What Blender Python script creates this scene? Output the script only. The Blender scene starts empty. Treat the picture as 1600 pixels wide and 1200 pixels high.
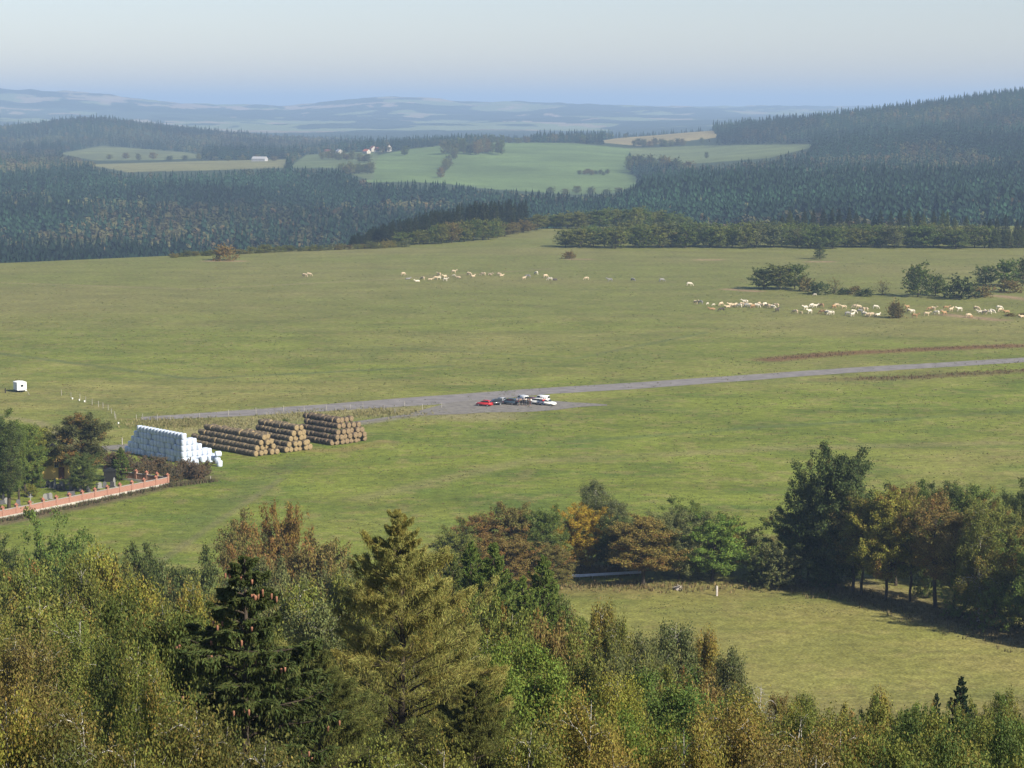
NOHAZE = False
LEAFQ = 1.0
import bpy, bmesh, math, random
import numpy as np
from mathutils import Vector, Matrix
C = bpy.context
S = C.scene
COL = S.collection
R = math.radians

# ------------------------------------------------------------------ camera, sky, sun, exposure
F = 3500.0                      # focal length in photo pixels (1600 wide)
CAMZ = 70.0
PITCH = math.atan(435.0 / F)
CP, SP = math.cos(PITCH), math.sin(PITCH)
cam_d = bpy.data.cameras.new('camera')
cam = bpy.data.objects.new('camera', cam_d); COL.objects.link(cam)
cam.location = (0, 0, CAMZ); cam.rotation_euler = (math.pi / 2 - PITCH, 0, 0)
cam_d.sensor_width = 36; cam_d.lens = 36 * F / 1600
cam_d.clip_start = 0.5; cam_d.clip_end = 90000
S.camera = cam

SUN_EL = R(34)
SUN_H = Vector((1.0, -0.84)).normalized()        # horizontal direction towards the sun
SUN = Vector((SUN_H.x * math.cos(SUN_EL), SUN_H.y * math.cos(SUN_EL), math.sin(SUN_EL)))
world = bpy.data.worlds.new('World'); S.world = world; world.use_nodes = True
wn = world.node_tree.nodes; wl = world.node_tree.links
bg = wn['Background']
sky = wn.new('ShaderNodeTexSky'); sky.sky_type = 'NISHITA'; sky.sun_disc = False
sky.sun_elevation = SUN_EL
sky.sun_rotation = math.atan2(SUN_H.x, SUN_H.y)
sky.altitude = 600; sky.air_density = 1.0; sky.dust_density = 0.8; sky.ozone_density = 1.3
wb = wn.new('ShaderNodeVectorMath'); wb.operation = 'MULTIPLY'; wb.inputs[1].default_value = (.99, .945, 1.05)   # camera white balance of the sky
wl.new(sky.outputs[0], wb.inputs[0]); wl.new(wb.outputs[0], bg.inputs[0]); bg.inputs[1].default_value = 0.068
sl = bpy.data.lights.new('sun', 'SUN'); sl.energy = 4.9; sl.angle = R(0.5); sl.color = (1.0, 0.92, 0.78)
so = bpy.data.objects.new('sun', sl); COL.objects.link(so)
so.rotation_euler = SUN.to_track_quat('Z', 'Y').to_euler(); so.location = (200, -60, 200)
S.view_settings.view_transform = 'Standard'; S.view_settings.look = 'None'
S.view_settings.gamma = 1; S.view_settings.exposure = 0.90
S.render.engine = 'CYCLES'
cy = S.cycles
cy.max_bounces = 4; cy.diffuse_bounces = 3; cy.glossy_bounces = 1; cy.transmission_bounces = 3
cy.volume_bounces = 0; cy.transparent_max_bounces = 4
cy.use_denoising = True
try: cy.denoiser = 'OPENIMAGEDENOISE'
except Exception: pass

# ------------------------------------------------------------------ helpers
def ray(px, py):
    cx = (px - 800) / F; cyy = (600 - py) / F
    return cx, CP + cyy * SP, -SP + cyy * CP
def P(px, py, d):
    x, y, z = ray(px, py); t = d / y
    return Vector((x * t, d, CAMZ + z * t))
def G(px, py, z=0.0):
    x, y, zz = ray(px, py); t = (z - CAMZ) / zz
    return Vector((x * t, y * t, z))
def proj(x, y, z):
    f = y * CP - (z - CAMZ) * SP; u = y * SP + (z - CAMZ) * CP
    return 800 + F * x / f, 600 - F * u / f

def mesh_np(name, v, quads=None, tris=None, mats=(), smooth=False, attrs=None, mi=None):
    """mesh from numpy arrays; attrs: {name: (domain, per-element floats or rgb)}"""
    me = bpy.data.meshes.new(name)
    v = np.asarray(v, np.float32)
    nq = 0 if quads is None else len(quads); nt = 0 if tris is None else len(tris)
    me.vertices.add(len(v)); me.vertices.foreach_set('co', v.ravel())
    idx = []
    if nq: idx.append(np.asarray(quads, np.int32).ravel())
    if nt: idx.append(np.asarray(tris, np.int32).ravel())
    idx = np.concatenate(idx)
    me.loops.add(len(idx)); me.loops.foreach_set('vertex_index', idx)
    me.polygons.add(nq + nt)
    st = np.concatenate([np.arange(nq) * 4, nq * 4 + np.arange(nt) * 3]).astype(np.int32)
    me.polygons.foreach_set('loop_start', st)
    if smooth: me.polygons.foreach_set('use_smooth', np.ones(nq + nt, bool))
    for m in mats: me.materials.append(m)
    if mi is not None: me.polygons.foreach_set('material_index', np.asarray(mi, np.int32))
    me.update(calc_edges=True)
    for k, (dom, a) in (attrs or {}).items():
        a = np.asarray(a, np.float32)
        if a.ndim == 1:
            at = me.attributes.new(k, 'FLOAT', dom); at.data.foreach_set('value', a)
        else:
            at = me.attributes.new(k, 'FLOAT_COLOR', dom)
            at.data.foreach_set('color', np.concatenate([a, np.ones((len(a), 1), np.float32)], 1).ravel())
    return me
def link(name, me, parent=None, loc=None, rotz=None):
    o = bpy.data.objects.new(name, me); COL.objects.link(o)
    if parent is not None: o.parent = parent
    if loc is not None: o.location = loc
    if rotz is not None: o.rotation_euler = (0, 0, rotz)
    return o
def tag(o, label=None, cat=None, group=None, kind=None):
    if label: o['label'] = label
    if cat: o['category'] = cat
    if group: o['group'] = group
    if kind: o['kind'] = kind
    return o
def empty(name, loc=(0, 0, 0), rz=0):
    o = bpy.data.objects.new(name, None); COL.objects.link(o)
    o.location = loc; o.rotation_euler = (0, 0, rz); o.empty_display_size = .3
    return o
def copy_tree(o, parent=None):
    c = o.copy(); COL.objects.link(c)
    if parent is not None: c.parent = parent
    for ch in KIDS.get(o.name, ()): copy_tree(ch, c)
    return c
KIDS = {}
def part(name, me, parent):
    o = link(name, me, parent); KIDS.setdefault(parent.name, []).append(o); return o
def ordinal(n):
    w = ['first', 'second', 'third', 'fourth', 'fifth', 'sixth', 'seventh', 'eighth', 'ninth', 'tenth', 'eleventh', 'twelfth',
         'thirteenth', 'fourteenth', 'fifteenth', 'sixteenth', 'seventeenth', 'eighteenth', 'nineteenth']
    tens = {20: 'twent', 30: 'thirt', 40: 'fort', 50: 'fift', 60: 'sixt', 70: 'sevent', 80: 'eight', 90: 'ninet'}
    if n <= 19: return w[n - 1]
    if n >= 100: return 'hundredth' if n == 100 else 'hundred-and-' + ordinal(n - 100)
    t, r = n // 10 * 10, n % 10
    return tens[t] + ('ieth' if r == 0 else 'y-' + w[r - 1])

_rs = np.random.RandomState(7)
_T = _rs.rand(256, 256)
def vnoise(x, y):
    xi = np.floor(x).astype(int); yi = np.floor(y).astype(int)
    fx = x - xi; fy = y - yi; fx = fx * fx * (3 - 2 * fx); fy = fy * fy * (3 - 2 * fy)
    a = _T[xi & 255, yi & 255]; b = _T[(xi + 1) & 255, yi & 255]; c = _T[xi & 255, (yi + 1) & 255]; d = _T[(xi + 1) & 255, (yi + 1) & 255]
    return (a * (1 - fx) + b * fx) * (1 - fy) + (c * (1 - fx) + d * fx) * fy
def fbm(x, y, o=4):
    s = 0; a = 1; t = 0
    for i in range(o):
        s = s + a * vnoise(x * 2 ** i + 13.7 * i, y * 2 ** i + 5.1 * i); t += a; a *= .5
    return s / t
def inpoly(px, py, poly):
    px = np.asarray(px); r = np.zeros(px.shape, bool); n = len(poly); j = n - 1
    for i in range(n):
        xi, yi = poly[i]; xj, yj = poly[j]
        if yi != yj:
            c = ((yi > py) != (yj > py)) & (px < (xj - xi) * (py - yi) / (yj - yi) + xi)
            r ^= c
        j = i
    return r

# ------------------------------------------------------------------ materials
def mat(name, color=(.5, .5, .5), rough=.8, noise=0.0, nscale=5.0, metallic=0.0, spec=.3, col2=None, bump=0.0):
    m = bpy.data.materials.new(name); m.use_nodes = True; n = m.node_tree.nodes; l = m.node_tree.links
    b = n['Principled BSDF']; b.inputs['Roughness'].default_value = rough; b.inputs['Metallic'].default_value = metallic
    b.inputs['Specular IOR Level'].default_value = spec
    b.inputs['Base Color'].default_value = (*color, 1)
    if noise or col2:
        tc = n.new('ShaderNodeTexCoord'); t = n.new('ShaderNodeTexNoise'); t.inputs['Scale'].default_value = nscale; t.inputs['Detail'].default_value = 5
        l.new(tc.outputs['Object'], t.inputs['Vector'])
        r = n.new('ShaderNodeValToRGB'); r.color_ramp.elements[0].position = .32; r.color_ramp.elements[1].position = .68
        c2 = col2 or tuple(c * (1 + noise) for c in color); c1 = color if col2 else tuple(c * (1 - noise) for c in color)
        r.color_ramp.elements[0].color = (*c1, 1); r.color_ramp.elements[1].color = (*c2, 1)
        l.new(t.outputs['Fac'], r.inputs[0]); l.new(r.outputs[0], b.inputs['Base Color'])
        if bump:
            bp = n.new('ShaderNodeBump'); bp.inputs['Strength'].default_value = bump; l.new(t.outputs['Fac'], bp.inputs['Height']); l.new(bp.outputs[0], b.inputs['Normal'])
    return m
def mat_attr(name, attr, rough=.95, scales=((.15, .25), (1.2, .3), (6, .3)), bump=.0, bscale=1.0):
    """colour attribute times procedural noise in metres"""
    m = bpy.data.materials.new(name); m.use_nodes = True; n = m.node_tree.nodes; l = m.node_tree.links
    b = n['Principled BSDF']; b.inputs['Roughness'].default_value = rough; b.inputs['Specular IOR Level'].default_value = .1
    a = n.new('ShaderNodeAttribute'); a.attribute_name = attr
    tc = n.new('ShaderNodeTexCoord'); cur = a.outputs['Color']
    for sc, amt in scales:
        t = n.new('ShaderNodeTexNoise'); t.inputs['Scale'].default_value = sc; t.inputs['Detail'].default_value = 4
        l.new(tc.outputs['Object'], t.inputs['Vector'])
        mr = n.new('ShaderNodeMapRange'); mr.inputs['From Min'].default_value = .3; mr.inputs['From Max'].default_value = .7
        mr.inputs['To Min'].default_value = 1 - amt; mr.inputs['To Max'].default_value = 1 + amt
        l.new(t.outputs['Fac'], mr.inputs['Value'])
        v = n.new('ShaderNodeVectorMath'); v.operation = 'SCALE'; l.new(cur, v.inputs[0]); l.new(mr.outputs[0], v.inputs['Scale']); cur = v.outputs[0]
    l.new(cur, b.inputs['Base Color'])
    if bump:
        t = n.new('ShaderNodeTexNoise'); t.inputs['Scale'].default_value = bscale; t.inputs['Detail'].default_value = 3
        l.new(tc.outputs['Object'], t.inputs['Vector'])
        bp = n.new('ShaderNodeBump'); bp.inputs['Strength'].default_value = bump; bp.inputs['Distance'].default_value = .3
        l.new(t.outputs['Fac'], bp.inputs['Height']); l.new(bp.outputs[0], b.inputs['Normal'])
    return m
def leaf_mat(name, autumn=(.22, .10, .02), trans=.25, vary=.45, hue=.03, rough=.55):
    """leaf colour = object colour, varied per leaf ('rnd') and per clump ('tone'); object alpha = share of turned clumps"""
    m = bpy.data.materials.new(name); m.use_nodes = True; n = m.node_tree.nodes; l = m.node_tree.links
    for x in list(n): n.remove(x)
    out = n.new('ShaderNodeOutputMaterial')
    oi = n.new('ShaderNodeObjectInfo'); at = n.new('ShaderNodeAttribute'); at.attribute_name = 'rnd'; tn = n.new('ShaderNodeAttribute'); tn.attribute_name = 'tone'
    ma = n.new('ShaderNodeMath'); ma.operation = 'SUBTRACT'; l.new(oi.outputs['Alpha'], ma.inputs[0]); l.new(tn.outputs['Fac'], ma.inputs[1])
    m2 = n.new('ShaderNodeMapRange'); l.new(ma.outputs[0], m2.inputs['Value']); m2.inputs['From Min'].default_value = -.12; m2.inputs['From Max'].default_value = .12
    mx = n.new('ShaderNodeMix'); mx.data_type = 'RGBA'; l.new(m2.outputs[0], mx.inputs['Factor']); l.new(oi.outputs['Color'], mx.inputs['A']); mx.inputs['B'].default_value = (*autumn, 1)
    hs = n.new('ShaderNodeHueSaturation'); l.new(mx.outputs['Result'], hs.inputs['Color'])
    h = n.new('ShaderNodeMapRange'); l.new(at.outputs['Fac'], h.inputs['Value']); h.inputs['To Min'].default_value = .5 - hue; h.inputs['To Max'].default_value = .5 + hue; l.new(h.outputs[0], hs.inputs['Hue'])
    fr = n.new('ShaderNodeMath'); fr.operation = 'MULTIPLY'; l.new(at.outputs['Fac'], fr.inputs[0]); fr.inputs[1].default_value = 37.7
    f2 = n.new('ShaderNodeMath'); f2.operation = 'FRACT'; l.new(fr.outputs[0], f2.inputs[0])
    v = n.new('ShaderNodeMapRange'); l.new(f2.outputs[0], v.inputs['Value']); v.inputs['To Min'].default_value = 1 - vary; v.inputs['To Max'].default_value = 1 + vary
    v2 = n.new('ShaderNodeMapRange'); l.new(tn.outputs['Fac'], v2.inputs['Value']); v2.inputs['To Min'].default_value = 1.25; v2.inputs['To Max'].default_value = .75
    vm = n.new('ShaderNodeMath'); vm.operation = 'MULTIPLY'; l.new(v.outputs[0], vm.inputs[0]); l.new(v2.outputs[0], vm.inputs[1]); l.new(vm.outputs[0], hs.inputs['Value'])
    b = n.new('ShaderNodeBsdfPrincipled'); b.inputs['Roughness'].default_value = .7; b.inputs['Specular IOR Level'].default_value = .14
    l.new(hs.outputs[0], b.inputs['Base Color'])
    if trans:
        t = n.new('ShaderNodeBsdfTranslucent'); l.new(hs.outputs[0], t.inputs[0])
        ms = n.new('ShaderNodeMixShader'); ms.inputs[0].default_value = trans; l.new(b.outputs[0], ms.inputs[1]); l.new(t.outputs[0], ms.inputs[2]); l.new(ms.outputs[0], out.inputs[0])
    else: l.new(b.outputs[0], out.inputs[0])
    return m
def mat_objcol(name, rough=.7, noise=.25, nscale=2.0, spec=.3, coat=0.0):
    m = bpy.data.materials.new(name); m.use_nodes = True; n = m.node_tree.nodes; l = m.node_tree.links
    b = n['Principled BSDF']; b.inputs['Roughness'].default_value = rough; b.inputs['Specular IOR Level'].default_value = spec; b.inputs['Coat Weight'].default_value = coat
    oi = n.new('ShaderNodeObjectInfo'); tc = n.new('ShaderNodeTexCoord'); t = n.new('ShaderNodeTexNoise'); t.inputs['Scale'].default_value = nscale; t.inputs['Detail'].default_value = 3
    l.new(tc.outputs['Object'], t.inputs['Vector'])
    mr = n.new('ShaderNodeMapRange'); mr.inputs['From Min'].default_value = .3; mr.inputs['From Max'].default_value = .7; mr.inputs['To Min'].default_value = 1 - noise; mr.inputs['To Max'].default_value = 1 + noise
    l.new(t.outputs['Fac'], mr.inputs['Value']); v = n.new('ShaderNodeVectorMath'); v.operation = 'SCALE'
    l.new(oi.outputs['Color'], v.inputs[0]); l.new(mr.outputs[0], v.inputs['Scale']); l.new(v.outputs[0], b.inputs['Base Color'])
    return m

# ------------------------------------------------------------------ terrain
PXK = [0, 150, 300, 450, 600, 750, 900, 1000, 1100, 1250, 1400, 1600]
TAB = {   # distance: photo row of the bare ground along PXK
 1700: [430, 430, 428, 425, 420, 405, 390, 380, 375, 370, 370, 370],
 2200: [345, 345, 345, 345, 340, 335, 330, 320, 308, 303, 302, 300],
 2600: [302, 296, 290, 292, 288, 300, 306, 300, 278, 270, 264, 258],
 3000: [270, 268, 263, 268, 264, 270, 270, 268, 255, 242, 228, 218],
 3400: [256, 253, 251, 251, 240, 238, 240, 243, 241, 228, 204, 182],
 3800: [247, 241, 240, 243, 230, 224, 224, 230, 226, 196, 172, 146],
 4200: [238, 230, 234, 240, 233, 226, 223, 216, 206, 196, 186, 170],
 5000: [207, 188, 208, 222, 228, 228, 226, 222, 218, 210, 205, 200],
 6000: [212, 206, 212, 218, 220, 222, 222, 220, 216, 212, 208, 205],
 7500: [204, 206, 208, 209, 208, 208, 208, 206, 204, 200, 198, 198],
 9000: [190, 192, 196, 198, 197, 196, 196, 194, 192, 190, 190, 190],
 11000: [172, 178, 178, 184, 178, 184, 180, 182, 184, 184, 182, 182],
 13500: [141, 147, 165, 168, 152, 160, 164, 168, 171, 174, 175, 175],
 17000: [158, 160, 168, 172, 168, 170, 168, 168, 168, 168, 168, 168],
 40000: [166] * 12,
}
PXF = np.arange(-400, 2001, 20.0)
def smooth1(a, k=2):
    for _ in range(k): a = np.convolve(np.pad(a, 1, mode='edge'), [.25, .5, .25], 'valid')
    return a
EDGE = smooth1(np.interp(PXF, [0, 300, 550, 760, 850, 1000, 1600], [985, 1042, 1110, 1195, 1290, 1310, 1310]))
Dk = [EDGE * 0 + 0, EDGE, EDGE + 90, EDGE * .5 + 700]; Zk = [EDGE * 0, EDGE * 0, EDGE * 0 - 7, EDGE * 0 - 62]
for d_, row in TAB.items():
    r_ = smooth1(np.interp(PXF, PXK, row), 3)
    cyy = (600 - r_) / F
    Dk.append(EDGE * 0 + d_); Zk.append(CAMZ + (-SP + cyy * CP) / (CP + cyy * SP) * d_)
Dk = np.array(Dk); Zk = np.array(Zk)
dl = np.diff(Zk, axis=0) / np.diff(Dk, axis=0)
Mk = np.zeros_like(Zk); Mk[1:-1] = np.where(dl[:-1] * dl[1:] > 0, 2 * dl[:-1] * dl[1:] / (dl[:-1] + dl[1:] + 1e-12), 0)
Mk[-1] = dl[-1]
def hill(d):
    return np.interp(d, [-400, 0, 30, 50, 100, 150, 200, 235, 262], [46, 46, 45, 42, 33, 21, 9, 2.5, 0])
def ground_z(x, y):
    x = np.asarray(x, float); y = np.asarray(y, float)
    px = 800 + 3515 * x / np.maximum(y, 1.0)
    px = np.clip(px, PXF[0], PXF[-1] - 1e-3)
    i = ((px - PXF[0]) / 20).astype(int); f = (px - PXF[0]) / 20 - i; i = np.clip(i, 0, len(PXF) - 2)
    z = np.where(y < 262.5, hill(y), 0.0)
    for k in range(1, len(Dk) - 1):
        d0 = Dk[k][i] * (1 - f) + Dk[k][i + 1] * f; d1 = Dk[k + 1][i] * (1 - f) + Dk[k + 1][i + 1] * f
        z0 = Zk[k][i] * (1 - f) + Zk[k][i + 1] * f; z1 = Zk[k + 1][i] * (1 - f) + Zk[k + 1][i + 1] * f
        m0 = Mk[k][i] * (1 - f) + Mk[k][i + 1] * f; m1 = Mk[k + 1][i] * (1 - f) + Mk[k + 1][i + 1] * f
        s = (y >= d0) & (y < d1); h = d1 - d0; t = np.clip((y - d0) / h, 0, 1)
        zz = (2 * t**3 - 3 * t**2 + 1) * z0 + (t**3 - 2 * t**2 + t) * h * m0 + (-2 * t**3 + 3 * t**2) * z1 + (t**3 - t**2) * h * m1
        z = np.where(s, zz, z)
    z = np.where(y >= 40000, Zk[-1][0], z)
    far = np.clip((y - 1500) / 1500, 0, 1)
    z = z + far * (fbm(x / 260 + 3, y / 260) - .5) * np.where(y < 6000, 10, 16 + (np.minimum(y, 15000) - 6000) / 220)
    return z
FIELDS = [
 ([(572, 285), (588, 243), (640, 233), (700, 227), (790, 222), (900, 224), (985, 232), (978, 262), (1003, 286), (960, 302), (900, 304), (750, 294), (700, 287), (640, 284)], (.105, .150, .050)),
 ([(985, 232), (1110, 227), (1275, 225), (1262, 232), (1200, 247), (1080, 256), (985, 243)], (.12, .145, .055)),
 ([(930, 222), (1010, 207), (1112, 200), (1122, 215), (1000, 228)], (.23, .19, .09)),
 ([(92, 240), (160, 228), (290, 238), (330, 246), (250, 250), (150, 251)], (.12, .135, .055)),
 ([(135, 257), (300, 252), (450, 249), (442, 262), (330, 266), (200, 269)], (.16, .155, .065)),
 ([(452, 262), (478, 242), (592, 236), (582, 283), (520, 262)], (.11, .14, .055)),
]
def field_at(px, py, y):
    r = np.full(px.shape, -1); ok = (y > 2450) & (y < 4700)
    for k, (poly, c) in enumerate(FIELDS):
        r = np.where(ok & inpoly(px, py, poly), k, r)
    return r
DF, PT, MG = (.02, .03, .018), (.26, .205, .15), (.15, .18, .09)
FARP = [(9000, 40000, [(-50, 130), (205, 130), (205, 151), (120, 149), (60, 153), (-50, 150)], DF), (9000, 40000, [(470, 150), (520, 145), (600, 145), (700, 157), (600, 155), (520, 159), (470, 162)], DF),
        (9000, 40000, [(80, 154), (200, 153), (330, 164), (480, 166), (560, 161), (680, 160), (800, 166), (860, 174), (760, 170), (600, 167), (470, 172), (300, 170), (180, 160)], PT),
        (7500, 40000, [(800, 178), (860, 176), (880, 182), (810, 186)], PT), (7500, 40000, [(440, 180), (560, 174), (700, 172), (860, 180), (900, 190), (700, 188), (480, 190)], DF), (7500, 40000, [(0, 165), (160, 172), (330, 178), (420, 190), (240, 190), (0, 180)], (.05, .07, .04)),
        (7500, 40000, [(880, 168), (1010, 165), (1120, 172), (1000, 176), (900, 178)], DF), (7500, 40000, [(640, 196), (900, 197), (960, 203), (700, 203)], MG)]
def seg_mask(x, y, pts, w):
    """1 on a polyline of half width w, fading out"""
    m = np.zeros(x.shape)
    for a, b in zip(pts[:-1], pts[1:]):
        ax, ay, bx, by = a[0], a[1], b[0], b[1]; L = (bx - ax)**2 + (by - ay)**2
        t = np.clip(((x - ax) * (bx - ax) + (y - ay) * (by - ay)) / L, 0, 1)
        dd = np.hypot(x - ax - t * (bx - ax), y - ay - t * (by - ay)); m = np.maximum(m, np.clip(1.4 - dd / w, 0, 1))
    return np.minimum(m, 1)
def gpts(*pp): return [G(a, b) for a, b in pp]

def ground_colour(x, y, z):
    n = x.size; c = np.zeros((n, 3)); c[:] = (.130, .155, .026)
    a = fbm(x / 90, y / 60, 4); b = fbm(x / 14 + 9, y / 9, 4); e = fbm(x / 3.1, y / 2.6 + 4, 3)
    tan = np.array([.20, .172, .065]); lush = np.array([.070, .125, .024])
    w = np.clip((a - .44) * 3.4, 0, 1) * .55; c = c * (1 - w[:, None]) + tan * w[:, None]
    w = np.clip((.55 - b) * 3.0, 0, 1) * .5 * np.clip((900 - y) / 500, 0, 1); c = c * (1 - w[:, None]) + lush * w[:, None]
    w = np.clip((e - .54) * 5, 0, 1) * .5; c = c * (1 - w[:, None]) + tan * w[:, None]
    c *= (.79 + .42 * b)[:, None]
    g2 = fbm(x / 40 + 60, y / 5 + 3, 3); c *= (.86 + .28 * g2)[:, None]
    # big meadow in front: drier
    w = np.clip((345 - y) / 45, 0, 1) * (.45 + .45 * np.clip((fbm(x / 22, y / 9 + 8) - .35) * 2.5, 0, 1)); w *= np.clip((x + 5) / 30, 0, 1)
    c = c * (1 - w[:, None]) + np.array([.205, .18, .058]) * w[:, None]
    # upper pasture greyer olive
    w = np.clip((y - 560) / 250, 0, 1) * .5; c = c * (1 - w[:, None]) + np.array([.132, .128, .05]) * w[:, None]
    def paint(pts, wd, col, amt, br=6):
        nonlocal c
        m = seg_mask(x, y, pts, wd) * amt * np.clip(.35 + 1.3 * fbm(x / br, y / br + 2), 0, 1)
        c = c * (1 - m[:, None]) + np.array(col) * m[:, None]
    paint(gpts((1205, 562), (1300, 553), (1440, 546), (1590, 540)), 5, (.13, .065, .035), .85)
    paint(gpts((1290, 594), (1430, 590), (1520, 584), (1620, 578)), 4, (.10, .075, .035), .75)
    paint(gpts((200, 880), (330, 800), (420, 745), (470, 716)), 3.0, (.08, .105, .032), .45, 20)
    paint(gpts((215, 902), (345, 812), (440, 748)), .9, (.13, .12, .06), .5, 30)
    paint(gpts((330, 672), (460, 650), (600, 640), (760, 650)), 9, (.23, .20, .10), .75)
    paint(gpts((560, 662), (640, 650), (720, 640)), 2.2, (.19, .175, .14), .8, 30)
    paint(gpts((130, 708), (180, 700), (240, 693)), 3, (.2, .18, .14), .9, 30)
    paint(gpts((470, 702), (520, 706), (600, 690)), 2.5, (.2, .15, .06), .6)
    paint(gpts((0, 818), (120, 794), (262, 760), (330, 745)), 2.2, (.11, .085, .05), .9)
    paint(gpts((880, 922), (960, 921), (1060, 922), (1160, 920), (1230, 915)), 5, (.17, .13, .055), .6)
    paint(gpts((895, 889), (955, 889)), 3, (.30, .22, .10), .9)
    paint(gpts((1330, 915), (1400, 938), (1480, 965), (1620, 1000)), 6, (.16, .12, .07), .7)
    paint(gpts((700, 572), (300, 592), (60, 560), (-100, 540)), 2.0, (.08, .10, .04), .6)
    paint(gpts((120, 700), (60, 660), (-60, 640)), 2, (.2, .17, .09), .6)
    paint(gpts((-50, 440), (300, 452), (620, 436), (860, 420)), 2.5, (.19, .16, .08), .6, 20)
    paint(gpts((900, 690), (1180, 668), (1650, 640)), 2, (.08, .11, .035), .6, 12)
    paint(gpts((560, 780), (820, 720), (1240, 700), (1650, 690)), 3, (.19, .17, .07), .5, 12)
    paint(gpts((560, 540), (900, 560), (1100, 520)), 1.5, (.08, .10, .04), .5)
    for a_, b_ in (((1096, 406), (1120, 406)), ((895, 405), (917, 405)), ((328, 408), (376, 408)), ((1270, 409), (1293, 409)), ((1140, 452), (1180, 455)), ((1560, 462), (1620, 470)), ((1480, 492), (1560, 500))):
        paint(gpts(a_, b_), 4, (.24, .17, .10), .9)
    # under the hill wood and the far woods: leaf litter
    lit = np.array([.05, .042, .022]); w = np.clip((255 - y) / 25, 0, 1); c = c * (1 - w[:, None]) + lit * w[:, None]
    pxh = 800 + 3515 * x / np.maximum(y, 1); ed = np.interp(pxh, PXF, EDGE)
    far = y > ed + 30; c[far] = (.035, .05, .02)
    px, py = proj(x, np.maximum(y, 1), z); k = field_at(px, py, y)
    for i, (_, fc) in enumerate(FIELDS):
        s = k == i; c[s] = np.array(fc) * (.62 + .76 * fbm(x[s] / 90, y[s] / 55, 5))[:, None]
    # distant country: patches of wood, meadow and stubble
    s = y > 5600
    p = fbm(x[s] / 330 + 7, y[s] / 560 + 1, 4); q = fbm(x[s] / 260, y[s] / 380 + 31, 3)
    cc = np.where((p > .55)[:, None], np.where((q > .56)[:, None], [(.24, .20, .13)], [(.14, .17, .08)]), [(.022, .035, .018)])
    low = np.clip((8200 - y[s]) / 800, 0, 1)[:, None]; cc = cc * (1 - low) + np.array([.022, .035, .018]) * low
    c[s] = cc
    for y0_, y1_, poly, col in FARP:
        m = (y > y0_) & (y < y1_) & inpoly(px, py + (fbm(x / 300, y / 300) - .5) * 6, poly) & (fbm(x / 230 + 3, y / 480 + 9, 4) > (.47 if col is PT else .40)); c[m] = col
    return c

def build_terrain():
    ang = np.concatenate([np.linspace(-75, -17, 16), np.linspace(-16.5, -13.3, 10), np.linspace(-13.2, 13.2, 520), np.linspace(13.3, 16.5, 10), np.linspace(17, 75, 16)])
    dd = np.concatenate([np.linspace(1, 255, 90), np.arange(257, 340, .8), np.arange(340, 620, 1.0), np.arange(620, 1320, 2.2), np.linspace(1325, 2400, 60),
                         np.linspace(2412, 4700, 230), np.linspace(4720, 6000, 60), np.geomspace(6030, 17000, 330), np.geomspace(17300, 42000, 24)])
    U, D = np.meshgrid(np.tan(np.radians(ang)), dd)
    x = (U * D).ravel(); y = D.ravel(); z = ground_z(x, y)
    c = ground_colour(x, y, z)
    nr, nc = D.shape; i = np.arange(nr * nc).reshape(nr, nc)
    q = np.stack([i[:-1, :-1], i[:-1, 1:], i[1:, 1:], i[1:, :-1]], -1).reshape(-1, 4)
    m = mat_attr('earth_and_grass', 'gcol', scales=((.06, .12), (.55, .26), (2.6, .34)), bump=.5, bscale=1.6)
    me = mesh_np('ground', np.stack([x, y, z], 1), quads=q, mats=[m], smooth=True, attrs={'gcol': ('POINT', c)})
    o = link('ground', me); tag(o, kind='structure')
    # land behind the viewpoint, so the hill does not end under the camera
    bx = [-400, 400]; v = [(-3.7, 1, 46), (3.7, 1, 46), (900, -600, 40), (-900, -600, 40)]
    return o
build_terrain()
# ------------------------------------------------------------------ far woods (stuff)
def far_protos():
    out = []
    rs = np.random.RandomState(3)
    for k in range(3):      # conifer: drooping kite sprays round an axis, height 1, radius ~.15
        vs = []; n = 20
        for i in range(n):
            t = .12 + .83 * i / (n - 1); a = i * 2.4 + k; r = (1 - t) * .2 * rs.uniform(.75, 1.25) + .012
            ca, sa = math.cos(a), math.sin(a); w = r * .75 + .01
            tip = (ca * r, sa * r, t - .05); top = (0, 0, t + .10)
            vs.append([top, (ca * r * .6 - sa * w, sa * r * .6 + ca * w, t - .03), tip, (ca * r * .6 + sa * w, sa * r * .6 - ca * w, t - .03)])
        out.append(np.array(vs))
    for k in range(3):      # broadleaf: quads on a lumpy crown
        vs = []; n = 48
        for i in range(n):
            u = rs.normal(size=3); u /= np.linalg.norm(u); u[2] = abs(u[2]) if rs.rand() < .7 else u[2]
            c = np.array([u[0] * .27, u[1] * .27, .58 + u[2] * .36]) * [rs.uniform(.8, 1.1), rs.uniform(.8, 1.1), 1]
            nn = u + rs.normal(size=3) * .45; nn /= np.linalg.norm(nn); a = np.cross(nn, [0.1, .2, 1]); a /= np.linalg.norm(a); b = np.cross(nn, a); s = rs.uniform(.05, .09)
            vs.append([c - a * s, c - b * s, c + a * s, c + b * s])
        out.append(np.array(vs))
    return out
FP = far_protos()
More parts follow.
